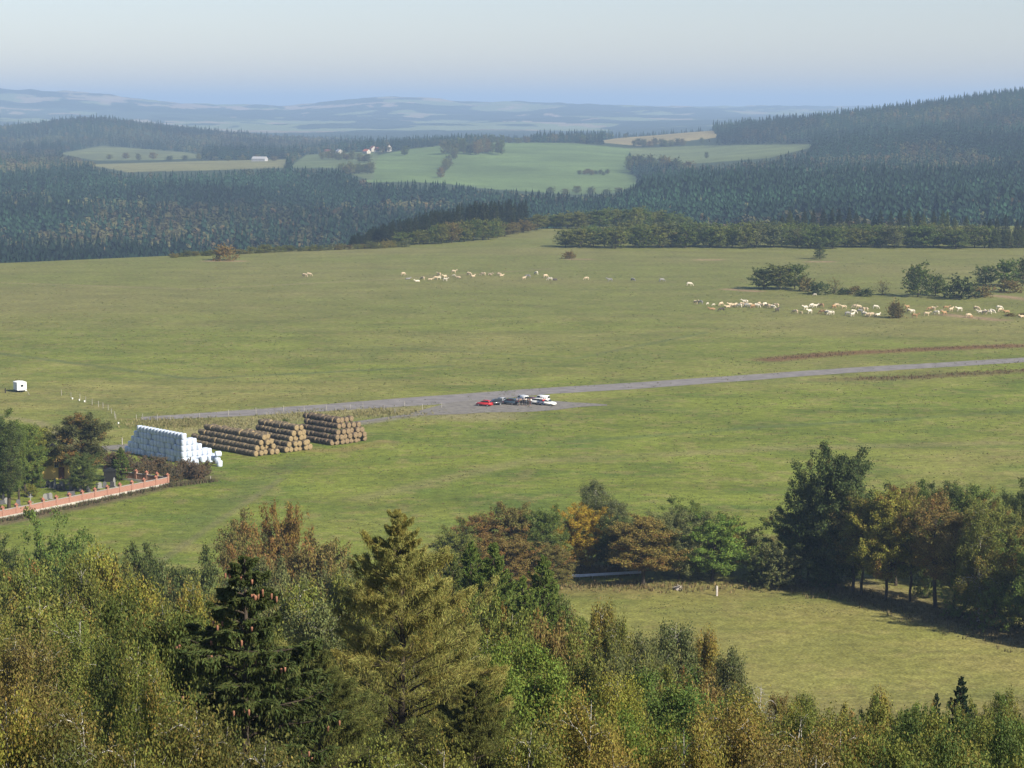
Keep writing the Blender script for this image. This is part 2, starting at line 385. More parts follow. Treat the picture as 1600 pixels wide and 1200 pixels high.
def wood_mesh(name, X, Y, Z, Hh, kind, colr, mtl):
    rs = np.random.RandomState(11); vv = []; cc = []
    for k in range(6):
        s = np.where(kind == k)[0]
        if not len(s): continue
        p = FP[k]; a = rs.rand(len(s)) * 6.28; ca, sa = np.cos(a)[:, None, None], np.sin(a)[:, None, None]
        h = Hh[s][:, None, None]; w = h * rs.uniform(.85, 1.25, len(s))[:, None, None]
        q = np.stack([(p[None, ..., 0] * ca - p[None, ..., 1] * sa) * w + X[s][:, None, None], (p[None, ..., 0] * sa + p[None, ..., 1] * ca) * w + Y[s][:, None, None], p[None, ..., 2] * h + Z[s][:, None, None]], -1)
        vv.append(q.reshape(-1, 3)); t = rs.uniform(.88, 1.12, (len(s), p.shape[0], 1))
        cc.append((colr[s][:, None, :] * t).reshape(-1, 3))
    v = np.concatenate(vv); c = np.concatenate(cc)
    return mesh_np(name, v, quads=np.arange(len(v)).reshape(-1, 4), mats=[mtl], attrs={'gcol': ('FACE', c)})
def far_wood():
    rs = np.random.RandomState(21)
    m = mat_attr('distant_foliage', 'gcol', scales=(), rough=.9)
    cols = np.arange(-150, 1760, 3.0); hor = np.full(len(cols), -9.0)
    X = []; Y = []; Z = []; Hh = []; K = []; CL = []
    d = 1420.0
    while d < 5500:
        s = max(7.0, d / 310.0)
        n = int(1860 / (s * F / d)); pxs = -130 + (np.arange(n) + rs.rand(n)) * (1860 / n)
        y = d + rs.uniform(-.5, .5, n) * s; x = (pxs - 800) / 3515 * y; z = ground_z(x, y)
        px, py = proj(x, y, z); ed = np.interp(px, PXF, EDGE)
        fld = field_at(px, py, y) >= 0
        dens = fbm(x / 60, y / 60)
        ok = ~fld & (y > ed + 130) & (dens > .22)
        # conifers or broadleaf by patch
        f = fbm(x / 240 + 20, y / 300, 4)
        conf = f + rs.uniform(-.05, .05, n) > np.interp(px, [-100, 500, 760], [.44, .46, .34])
        conf = np.where((y > 4300) & (px < 500), f > .62, conf)
        conf ^= rs.rand(n) < .12
        h = np.where(conf, rs.uniform(16, 30, n), rs.uniform(12, 19, n)) * rs.choice([.75, 1, 1, 1.12], n) * np.interp(d, [2000, 3300], [1, .68])
        for q in (.2, .4, .6, .8, .97):
            ptx, pty = proj(x, y, z + h * q); ok &= ~((y > 1900) & (y < 4700) & (field_at(ptx, pty, np.full(n, 3000.0)) >= 0))
        el = (z - CAMZ) / y; top = (z + h - CAMZ) / y
        ci = np.clip(((pxs + 150) / 3).astype(int), 0, len(cols) - 1)
        ok &= top > hor[ci] - .003
        for j in np.where(ok)[0]:
            w = max(1, int(s * .35 * F / d / 3)); a = max(0, ci[j] - w)
            seg = hor[a:ci[j] + w + 1]; np.maximum(seg, el[j] + (top[j] - el[j]) * .45, out=seg)
        g = ~ok & (el > hor[ci]); hor[ci[g]] = np.maximum(hor[ci[g]], el[g])
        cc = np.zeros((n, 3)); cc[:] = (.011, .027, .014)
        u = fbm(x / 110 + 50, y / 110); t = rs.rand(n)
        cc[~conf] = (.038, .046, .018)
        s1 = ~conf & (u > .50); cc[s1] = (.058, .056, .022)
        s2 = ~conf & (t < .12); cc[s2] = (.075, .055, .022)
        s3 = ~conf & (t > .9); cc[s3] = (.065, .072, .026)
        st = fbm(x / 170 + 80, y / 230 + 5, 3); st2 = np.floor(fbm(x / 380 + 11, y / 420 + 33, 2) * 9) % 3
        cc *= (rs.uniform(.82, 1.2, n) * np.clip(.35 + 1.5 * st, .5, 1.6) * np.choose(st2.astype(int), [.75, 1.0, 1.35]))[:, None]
        h *= np.choose(st2.astype(int), [1.08, .85, .95]); top = (z + h - CAMZ) / y
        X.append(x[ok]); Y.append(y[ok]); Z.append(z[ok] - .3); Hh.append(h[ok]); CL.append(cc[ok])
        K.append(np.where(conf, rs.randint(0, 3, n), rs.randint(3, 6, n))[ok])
        d += s * .85
    X, Y, Z, Hh, K, CL = map(np.concatenate, (X, Y, Z, Hh, K, CL))
    print('far wood trees', len(X))
    px = 800 + 3515 * X / Y
    sets = [('valley_forest', (Y < 3900) & (px < 1000), 'blue green mixed forest filling the valley below the green fields'),
            ('mountain_forest', (px >= 1000), 'dark spruce forest covering the mountain on the right-hand skyline'),
            ('hill_forest', (Y >= 3900) & (px < 1000), 'hazy forest on the rounded hill beyond the pale fields')]
    sets[1] = ('mountain_forest', (px >= 1000), 'dark spruce forest covering the long mountain slope up to its skyline')
    for nm, s, lb in sets:
        if s.any():
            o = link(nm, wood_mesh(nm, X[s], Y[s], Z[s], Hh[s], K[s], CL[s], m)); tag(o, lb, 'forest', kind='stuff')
far_wood()

# ------------------------------------------------------------------ haze
def haze():
    x0, x1, y0, y1, z0, z1 = -14000, 14000, -700, 41000, -240, 205
    v = [(x, y, z) for x in (x0, x1) for y in (y0, y1) for z in (z0, z1)]
    q = [(0, 1, 3, 2), (4, 6, 7, 5), (0, 4, 5, 1), (2, 3, 7, 6), (0, 2, 6, 4), (1, 5, 7, 3)]
    m = bpy.data.materials.new('hazy_air'); m.use_nodes = True; n = m.node_tree.nodes; l = m.node_tree.links
    for k in list(n): n.remove(k)
    o_ = n.new('ShaderNodeOutputMaterial'); pv = n.new('ShaderNodeVolumePrincipled')
    pv.inputs['Color'].default_value = HAZE_COL; pv.inputs['Density'].default_value = HAZE_D; pv.inputs['Anisotropy'].default_value = .0
    l.new(pv.outputs[0], o_.inputs['Volume'])
    me = mesh_np('haze', v, quads=q, mats=[m]); o = link('haze', me)
    tag(o, 'thin blue haze lying over the whole countryside', 'haze', kind='stuff')
HAZE_COL = (.46, .65, .92, 1); HAZE_D = 1.12e-4
if not NOHAZE: haze()
# ------------------------------------------------------------------ trees
class Tubes:
    def __init__(s): s.v = []; s.q = []; s.n = 0
    def add(s, pts, rad, k=5):
        pts = np.asarray(pts, float); rad = np.asarray(rad, float)
        t = np.gradient(pts, axis=0); t /= np.linalg.norm(t, axis=1)[:, None] + 1e-9
        up = np.array([0, 0, 1.0]) if abs(t[0][2]) < .9 else np.array([1.0, 0, 0])
        a = np.cross(t, up); a /= np.linalg.norm(a, axis=1)[:, None] + 1e-9; b = np.cross(t, a)
        th = np.arange(k) * 2 * math.pi / k
        ring = pts[:, None, :] + rad[:, None, None] * (np.cos(th)[None, :, None] * a[:, None, :] + np.sin(th)[None, :, None] * b[:, None, :])
        s.v.append(ring.reshape(-1, 3)); m = len(pts)
        i = np.arange(m * k).reshape(m, k) + s.n; j = np.roll(i, -1, 1)
        s.q.append(np.stack([i[:-1], j[:-1], j[1:], i[1:]], -1).reshape(-1, 4)); s.n += m * k
    def mesh(s, name, m): return mesh_np(name, np.concatenate(s.v), quads=np.concatenate(s.q), mats=[m], smooth=True)

def unit(a): return a / (np.linalg.norm(a, axis=-1, keepdims=True) + 1e-9)
def leaves_mesh(name, c, ax, nr, ln, wd, tone, rs, m):
    """one folded diamond per leaf"""
    n = len(c); ax = unit(ax); b = unit(np.cross(nr, ax))
    ln = (ln * rs.uniform(.6, 1.35, n))[:, None]; wd = (wd * rs.uniform(.6, 1.35, n))[:, None]
    v = np.stack([c - ax * ln * .5, c + b * wd * .5 - ax * ln * .06, c + ax * ln * .5, c - b * wd * .5 - ax * ln * .06], 1).reshape(-1, 3)
    return mesh_np(name, v, quads=np.arange(4 * n).reshape(-1, 4), mats=[m], attrs={'rnd': ('FACE', rs.rand(n)), 'tone': ('FACE', tone)})

BARK = mat('grey_brown_bark', (.06, .048, .036), .9, .35, 6, spec=.1, bump=.4)
BIRCH = bpy.data.materials.new('white_birch_bark')
def _birch():
    m = BIRCH; m.use_nodes = True; n = m.node_tree.nodes; l = m.node_tree.links; b = n['Principled BSDF']; b.inputs['Roughness'].default_value = .7
    tc = n.new('ShaderNodeTexCoord'); mp = n.new('ShaderNodeMapping'); mp.inputs['Scale'].default_value = (2, 2, 7); t = n.new('ShaderNodeTexNoise'); t.inputs['Scale'].default_value = 1.4; t.inputs['Detail'].default_value = 4
    l.new(tc.outputs['Object'], mp.inputs[0]); l.new(mp.outputs[0], t.inputs['Vector']); r = n.new('ShaderNodeValToRGB')
    r.color_ramp.elements[0].position = .40; r.color_ramp.elements[0].color = (.05, .045, .04, 1); r.color_ramp.elements[1].position = .50; r.color_ramp.elements[1].color = (.42, .40, .35, 1)
    l.new(t.outputs['Fac'], r.inputs[0]); l.new(r.outputs[0], b.inputs['Base Color'])
_birch()
LEAF = leaf_mat('broad_leaves', autumn=(.17, .10, .028), trans=.32)
LEAF_GOLD = leaf_mat('birch_leaves', autumn=(.20, .155, .035), trans=.34)
NEEDLE = leaf_mat('needles', autumn=(.15, .13, .03), trans=.12, vary=.35)

def grow(kind, seed, H, W, leaf, nleaf, bark=None, lf=None, sparse=1.0, limb_r=1.0, lw=1.0, cb0=None):
    """kind: broad, birch, larch, spruce, poplar, bush. Returns trunk mesh, crown mesh"""
    rs = np.random.RandomState(seed); T = Tubes()
    bark = bark or (BIRCH if kind == 'birch' else BARK); lf = lf or (LEAF_GOLD if kind == 'birch' else NEEDLE if kind in ('larch', 'spruce') else LEAF)
    r0 = H * (.014 if kind in ('birch', 'larch', 'spruce') else .02)
    nz = 9; zz = np.linspace(0, H * .97, nz); wob = np.cumsum(rs.normal(size=(nz, 2)) * H * (.012 if kind in ('birch', 'broad') else .003), 0); wob -= wob[0]
    tp = np.column_stack([wob, zz]); tr = r0 * (1 - np.linspace(0, 1, nz)) ** .8 + .012
    if kind != 'bush': T.add(tp, tr, 7)
    env = {  # t (0..1 within crown) -> radius fraction
        'broad': lambda t: np.sqrt(np.clip(1 - ((t - .42) / .60) ** 2, .02, 1)),
        'bush': lambda t: np.sqrt(np.clip(1 - ((t - .35) / .68) ** 2, .02, 1)),
        'birch': lambda t: np.interp(t, [0, .2, .55, .8, .93, 1], [.7, 1, 1, .82, .62, .40]),
        'poplar': lambda t: np.interp(t, [0, .15, .6, 1], [.5, .9, 1, .25]),
        'larch': lambda t: np.interp(t, [0, .12, .5, .8, .92, 1], [1, .98, .64, .28, .11, .02]),
        'spruce': lambda t: np.interp(t, [0, .1, .5, .85, 1], [1, .97, .62, .24, .04])}[kind]
    cb = {'broad': .13, 'bush': .03, 'birch': .22, 'poplar': .12, 'larch': .14, 'spruce': .06}[kind]
    cb = cb0 or cb
    nl = {'broad': 46, 'bush': 34, 'birch': 60, 'poplar': 60, 'larch': 135, 'spruce': 135}[kind]
    nt = {'broad': 9, 'bush': 7, 'birch': 7, 'poplar': 5, 'larch': 12, 'spruce': 14}[kind]
    C_, A_, SG, TN = [], [], [], []
    for i in range(nl):
        t = ((i + rs.rand()) / nl) ** (.85 if kind in ('larch', 'spruce') else 1.0)
        h = (cb + (1 - cb) * t * .97) * H
        base = np.array([np.interp(h, zz, tp[:, 0]), np.interp(h, zz, tp[:, 1]), h])
        az = i * 2.399 + rs.normal() * .3
        Rr = W * .5 * env(t) * rs.uniform(.72, 1.14)
        if kind not in ('larch', 'spruce'): Rr *= .70 + .6 * float(vnoise(np.array(1.3 * math.cos(az) + seed), np.array(1.3 * math.sin(az) + t * 3.2)))
        e0, e1 = {'broad': (12 + 62 * t, 12 + 28 * t), 'bush': (6 + 70 * t, 0 + 40 * t), 'birch': (42 + 25 * t, -25), 'poplar': (62, 70), 'larch': (24 + 26 * t + rs.normal() * 9, 2 + 12 * t + rs.normal() * 8), 'spruce': (22 * t + 4, -26 + 30 * t)}[kind]
        if kind in ('broad', 'birch', 'bush'): base = base * [1, 1, 1] - [0, 0, Rr * math.tan(R(e0)) * .45 * (1 - .3 * t)]; base[2] = max(base[2], H * cb * .6 if kind != 'bush' else .1)
        m = 6; s = np.linspace(0, 1, m); el = np.radians(e0 + (e1 - e0) * s) + rs.normal() * .08
        if kind in ('larch', 'spruce'): el = el + np.radians(28) * np.clip(s - .72, 0, 1) * 3.5
        azs = az + np.cumsum(rs.normal(size=m) * .10)
        hor = Rr / max(np.mean(np.cos(el)), .25)
        st = np.column_stack([np.cos(el) * np.cos(azs), np.cos(el) * np.sin(azs), np.sin(el)]) * hor / m
        pts = base + np.vstack([[0, 0, 0], np.cumsum(st, 0)])
        rr = (r0 * .40 * (1 - t * .75) * limb_r + .008) * (1 - np.linspace(0, .9, len(pts)))
        T.add(pts, rr, 4)
        tone = rs.rand()
        for j in range(nt):
            f = rs.uniform(.25, 1) if j else 1.0
            k = f * m; a = int(min(k, m - 1)); p = pts[a] + (pts[a + 1] - pts[a]) * (k - a)
            dr = unit(pts[a + 1] - pts[a]); sd = unit(np.cross(dr, [0, 0, 1])) * (1 if j % 2 else -1)
            if kind in ('larch', 'spruce'):
                L = Rr * .34 * (1.15 - f) + .25 * min(1, Rr / 1.5) + .05; q = unit(dr * .8 + sd * .9 + np.array([0, 0, -.15 if kind == 'spruce' else .05]))
                npt = 5
            else:
                L = Rr * rs.uniform(.22, .42) + .2; q = unit(dr * .6 + sd * rs.uniform(.2, 1.2) + np.array([0, 0, rs.uniform(-.4, .9) if kind != 'birch' else rs.uniform(-.5, .5)])); npt = 3
            e = p + q * L
            mid = (p + e) / 2 + [0, 0, L * .06]
            T.add([p, mid, e], [rr[a] * .45 + .003, .006 + rr[a] * .2, .003], 3)
            for g in np.linspace(.35, 1.0, npt):
                C_.append(p + (e - p) * g); A_.append(q); SG.append(L); TN.append(tone * .6 + rs.rand() * .4)
    SG = np.array(SG); C_ = np.array(C_); A_ = np.array(A_); TN = np.array(TN)
    sc = H / 16
    w = rs.uniform(.3, 1.7, len(C_)) if kind in ('larch', 'spruce') else rs.uniform(.1, 2.0, len(C_)) ** 1.2
    idx = rs.choice(len(C_), nleaf, p=w / w.sum())
    if kind in ('larch', 'spruce'):
        fs = np.clip(SG[idx] / .85, .22, 1.0); sg = np.array([.07, .07, .035] if kind == 'spruce' else [.10, .10, .08]) * max(sc, .6); off = rs.normal(size=(nleaf, 3)) * sg * fs[:, None]
        ax = A_[idx] + rs.normal(size=(nleaf, 3)) * (.55 if kind == 'larch' else .35) + ([0, 0, .25] if kind == 'larch' else [0, 0, -.22])
        hang = rs.rand(nleaf) < (.42 if kind == 'spruce' else .22)
        ax[hang] = rs.normal(size=(hang.sum(), 3)) * .3 + [0, 0, -1.0]
        off[hang, 2] -= np.abs(rs.normal(size=hang.sum())) * (.22 if kind == 'spruce' else .28) * max(sc, .6) * fs[hang]
        nr = rs.normal(size=(nleaf, 3)) + [0, 0, .6]; c = C_[idx] + off
        me = leaves_mesh('crown', c, ax, nr, leaf * 2.4 * (fs * .6 + .4), leaf * .34 * lw, TN[idx], rs, lf)
    else:
        sg = {'broad': (.36, .36, .26), 'bush': (.36, .36, .3), 'birch': (.27, .27, .42), 'poplar': (.25, .25, .42)}[kind]
        off = rs.normal(size=(nleaf, 3)) * np.array(sg) * sc * sparse
        if kind == 'birch': off[:, 2] -= np.abs(rs.normal(size=nleaf)) * .45 * sc
        c = C_[idx] + off
        out = unit(off + (C_[idx] - [0, 0, H * .55]) * .06)
        nr = out + rs.normal(size=(nleaf, 3)) * .42 + [0, 0, .35]; ax = rs.normal(size=(nleaf, 3)); 
        if kind in ('birch',): ax[:, 2] -= 1.0
        me = leaves_mesh('crown', c, ax, nr, leaf * 1.25, leaf, TN[idx], rs, lf)
    c[:, 2] = np.maximum(c[:, 2], 0)
    return T.mesh('trunk', bark), me, C_

PROTO = {}
def proto(key, *a, **k):
    tr_, cr_, pt_ = grow(*a, **k)
    v = np.empty(len(cr_.vertices) * 3, np.float32); cr_.vertices.foreach_get('co', v); v = v.reshape(-1, 3)
    H_ = float(np.percentile(v[:, 2], 99.9)); r_ = np.hypot(v[:, 0], v[:, 1]); W_ = float(2 * np.percentile(r_, 97))
    PROTO[key] = dict(H=H_, W=W_, tr=tr_, cr=cr_, pts=pt_)
q = LEAFQ
for i in range(4): proto(f'nbirch{i}', 'birch', 40 + i, 16, 6.6 - .5 * (i % 2), .085, int(90000 * q), limb_r=.8)
for i in range(2): proto(f'naspen{i}', 'broad', 50 + i, 14, 8.0, .11, int(80000 * q))
proto('nlarch', 'larch', 61, 19, 13.5, .085, int(330000 * q), lw=.62, limb_r=.45)
proto('nspruce', 'spruce', 62, 18, 9.5, .085, int(230000 * q), lw=1.4)
for i in range(4): proto(f'mbirch{i}', 'birch', 70 + i, 16, 7.0 - .6 * (i % 2), .16, int(36000 * q))
for i in range(5): proto(f'mbroad{i}', 'broad', 80 + i, 14, 10.5 + i * .5, .20, int(44000 * q))
for i in range(2): proto(f'msparse{i}', 'broad', 90 + i, 16, 8.0, .18, int(17000 * q), sparse=.9, limb_r=.8, cb0=.3)
for i in range(2): proto(f'mlarch{i}', 'larch', 95 + i, 16, 8.0, .12, int(60000 * q))
proto('mspruce', 'spruce', 98, 12, 5.6, .14, int(32000 * q), lw=1.8)
proto('ndead', 'birch', 97, 14, 7, .08, 400, limb_r=1.6)
for i in range(2): proto(f'mhigh{i}', 'broad', 130 + i, 14, 9.5, .20, int(36000 * q), cb0=.25)
proto('mpoplar', 'poplar', 99, 18, 4.6, .18, int(26000 * q))
for i in range(2): proto(f'mbush{i}', 'bush', 100 + i, 6, 8.5, .18, int(16000 * q))
proto('mbare', 'bush', 104, 6, 8.5, .14, int(2600 * q), limb_r=1.6)
for i in range(4): proto(f'fbroad{i}', 'broad', 110 + i, 12, 10.5, .42, 5200)
for i in range(3): proto(f'fspruce{i}', 'spruce', 120 + i, 18, 7.0, .36, 3200, lw=2.2)
for i in range(2): proto(f'fbush{i}', 'bush', 125 + i, 5, 8.0, .40, 3400)
proto('fbare', 'bush', 128, 5, 7.0, .3, 350, limb_r=2.0)

NAMES = {'birch': 'birch_tree', 'aspen': 'aspen_tree', 'larch': 'larch_tree', 'spruce': 'spruce_tree', 'broad': 'broadleaf_tree', 'high': 'broadleaf_tree', 'sparse': 'thinning_tree', 'poplar': 'poplar_tree', 'bush': 'bush', 'bare': 'bare_bush', 'dead': 'dead_tree'}
CATS = {'bush': 'bush', 'bare': 'bush'}
rt = random.Random(5)
def tree(key, x, y, h, w, col, turned=0.0, label=None, group=None, z=None, rz=None):
    p = PROTO[key]; kind = key[1:].rstrip('0123456789')
    if z is None: z = float(ground_z(x, y))
    o = empty(NAMES[kind], (x, y, z - .05), rt.uniform(0, 6.28) if rz is None else rz)
    o.scale = (w / p['W'], w / p['W'] * rt.uniform(.9, 1.1), h / p['H'])
    for nm, me in (('trunk', p['tr']), ('crown', p['cr'])):
        c = link(nm, me, o); v = rt.uniform(.88, 1.12)
        v *= .86 if key[0] == 'f' else 1.0
        c.color = (col[0] * v * rt.uniform(.94, 1.06), col[1] * v, col[2] * v, turned)
    tag(o, label, CATS.get(kind, 'tree'), group)
    return o
def tree_top(key, px, py, d, wpx, col, turned=0.0, label=None, group=None, **k):
    """tree whose top shows at photo (px, py) from distance d, crown wpx wide"""
    t = P(px, py, d); g = float(ground_z(t.x, t.y)); return tree(key, t.x, d, max(t.z - g, 1.5), wpx * d / F, col, turned, label, group, z=g, **k)
def tree_base(key, px, base, top, wpx, col, turned=0.0, label=None, group=None, **k):
    """tree standing on the level ground at photo row base, reaching photo row top"""
    g = G(px, base); t = P(px, top, g.y); return tree(key, g.x, g.y, t.z, wpx * g.y / F, col, turned, label, group, z=0.0, **k)

OLIVE = (.155, .170, .036); GREEN = (.110, .150, .030); DARK = (.078, .104, .028); BRIGHT = (.130, .185, .032)
BROWN = (.185, .150, .045); GOLD = (.225, .195, .042); RED = (.22, .135, .042); GREY = (.130, .148, .052); RUST = (.225, .155, .040); YEL = (.225, .225, .038)
CN = {OLIVE: 'olive', GREEN: 'mid green', DARK: 'dark green', BRIGHT: 'bright green', BROWN: 'brown', GOLD: 'golden', RED: 'reddish', GREY: 'grey green', RUST: 'rusty', YEL: 'yellow green'}

# --- landmark trees of the hill wood
tree_top('nspruce', 400, 868, 62, 560, (.046, .062, .016), .0, 'tall dark spruce hung with orange-brown cones in the hill wood', rz=1.0)
_sp = COL.objects[-3] if False else bpy.data.objects['spruce_tree']
def cones():
    rs = np.random.RandomState(9); p = PROTO['nspruce']['pts']; H = 18
    m = mat('orange_brown_cones', (.23, .11, .065), .7, .3, 8, spec=.2)
    # candidate twig ends low enough on the crown and on its outside
    s = p[(p[:, 2] > 11.0) & (p[:, 2] < 17.2) & (np.hypot(p[:, 0], p[:, 1]) > (18.5 - p[:, 2]) * .15)]
    a_ = np.arctan2(s[:, 1], s[:, 0]) + 1.0; s = s[np.cos(a_ + math.pi / 2 - .11) > -.1]; s = s * [1.07, 1.07, 1]
    for k, i in enumerate(rs.choice(len(s), 46, replace=False)):
        for j in range(rs.randint(1, 4)):
            T = Tubes(); b = s[i] + [rs.uniform(-.2, .2), rs.uniform(-.2, .2), rs.uniform(-.12, .02)]; L = rs.uniform(.14, .20)
            z = np.array([0, -.06, -.35, -.75, -1.0]) * L; T.add(b + np.column_stack([z * 0, z * 0, z]), np.array([.010, .028, .031, .024, .004]), 6)
            link('cone', T.mesh('cone', m), _sp)
cones()
tree_top('nlarch', 628, 796, 80, 520, (.215, .215, .058), .35, 'broad feathery olive larch, tallest crown in the middle of the hill wood', rz=.4)
LM = []   # rows of (key, px, top, distance, width px, colour, turned)
LM += [
 ('mbroad0', 82, 795, 252, 118, GREEN, .1), ('mbroad1', -8, 838, 250, 90, DARK, 0), ('mbroad2', 232, 850, 232, 110, DARK, 0), ('mbroad3', 300, 862, 236, 120, DARK, .05),
 ('msparse0', 372, 790, 262, 100, BROWN, .3), ('mbroad4', 443, 785, 262, 90, RUST, .35), ('mbroad0', 398, 826, 250, 120, RED, .5), ('mbroad1', 492, 838, 245, 110, BROWN, .25),
 ('mbroad3', 372, 880, 215, 110, GREY, 0), ('mbroad2', 452, 868, 212, 120, GREY, .1), ('mbroad4', 540, 880, 212, 90, GREY, 0), ('mbroad4', 160, 870, 215, 120, OLIVE, .2),
 ('mbirch0', 108, 868, 150, 110, OLIVE, .3), ('mbirch1', 158, 852, 155, 100, YEL, .35), ('mbirch2', 40, 885, 150, 120, OLIVE, .3), ('mbirch3', 222, 905, 140, 120, YEL, .35),
 ('mbirch1', 302, 908, 138, 62, YEL, .45), ('mbirch2', 346, 922, 140, 60, GOLD, .6), ('mbirch0', -8, 905, 135, 110, OLIVE, .4), ('mbirch3', 262, 940, 130, 80, OLIVE, .2),
 ('mbirch2', 470, 912, 135, 120, OLIVE, .1), ('mbirch0', 522, 895, 150, 100, OLIVE, .2), ('mbirch3', 505, 935, 120, 110, GREY, .1), ('mbirch1', 560, 905, 150, 90, OLIVE, .3),
 ('mlarch0', 712, 868, 150, 95, DARK, 0), ('mlarch1', 740, 846, 152, 95, GREEN, 0), ('mlarch0', 775, 846, 146, 110, GREEN, .0), ('mlarch1', 846, 866, 150, 100, GREEN, 0), ('mlarch0', 812, 900, 140, 90, GREEN, 0),
 ('mbirch0', 878, 935, 150, 100, GREY, .2), ('mbirch1', 936, 940, 152, 70, GOLD, .5), ('mbirch3', 905, 965, 140, 80, OLIVE, .2), ('mbirch2', 962, 968, 148, 70, OLIVE, .1),
 ('mbirch0', 998, 985, 142, 80, GREY, .1), ('mbirch2', 1058, 970, 150, 100, GREY, .05), ('mbirch1', 1108, 982, 150, 62, GOLD, .45), ('mbirch3', 1146, 1012, 145, 70, GREY, .1),
 ('mbroad1', 860, 960, 130, 100, BROWN, .3), ('mbirch2', 800, 955, 128, 100, OLIVE, .4), ('mbirch1', 745, 955, 120, 100, OLIVE, .35),
 ('nspruce', 1506, 1056, 118, 62, (.016, .034, .014), 0), ('nspruce', 1462, 1082, 121, 40, (.02, .04, .016), 0), ('msparse1', 1215, 1080, 125, 50, BROWN, .3), ('ndead', 1190, 1070, 122, 70, BROWN, .3),
]
LM += [  # young trees along the foot of the wood, right
 ('mbirch0', 1232, 1096, 115, 70, YEL, .4), ('mbirch3', 1262, 1082, 122, 60, OLIVE, .3), ('mbroad2', 1300, 1102, 112, 80, GOLD, .3), ('mbroad0', 1352, 1090, 116, 70, GREEN, .2), ('mbirch1', 1378, 1074, 120, 50, GOLD, .4),
 ('mbroad3', 1410, 1094, 112, 90, OLIVE, .2), ('mbroad1', 1445, 1100, 106, 70, GREEN, .2), ('mbroad4', 1545, 1096, 112, 80, OLIVE, .25), ('mbroad0', 1590, 1090, 112, 90, GREEN, .1), ('mbirch2', 1572, 1080, 118, 60, OLIVE, .3), ('mbroad2', 1490, 1110, 104, 90, OLIVE, .2), ('mbroad3', 1640, 1080, 112, 90, GREEN, .1),
 ('mbirch0', 1020, 1020, 132, 80, OLIVE, .3), ('mbroad1', 1090, 1050, 120, 90, BROWN, .4), ('mbirch1', 1150, 1070, 115, 80, OLIVE, .4), ('mbroad4', 1200, 1105, 108, 80, OLIVE, .5),
]
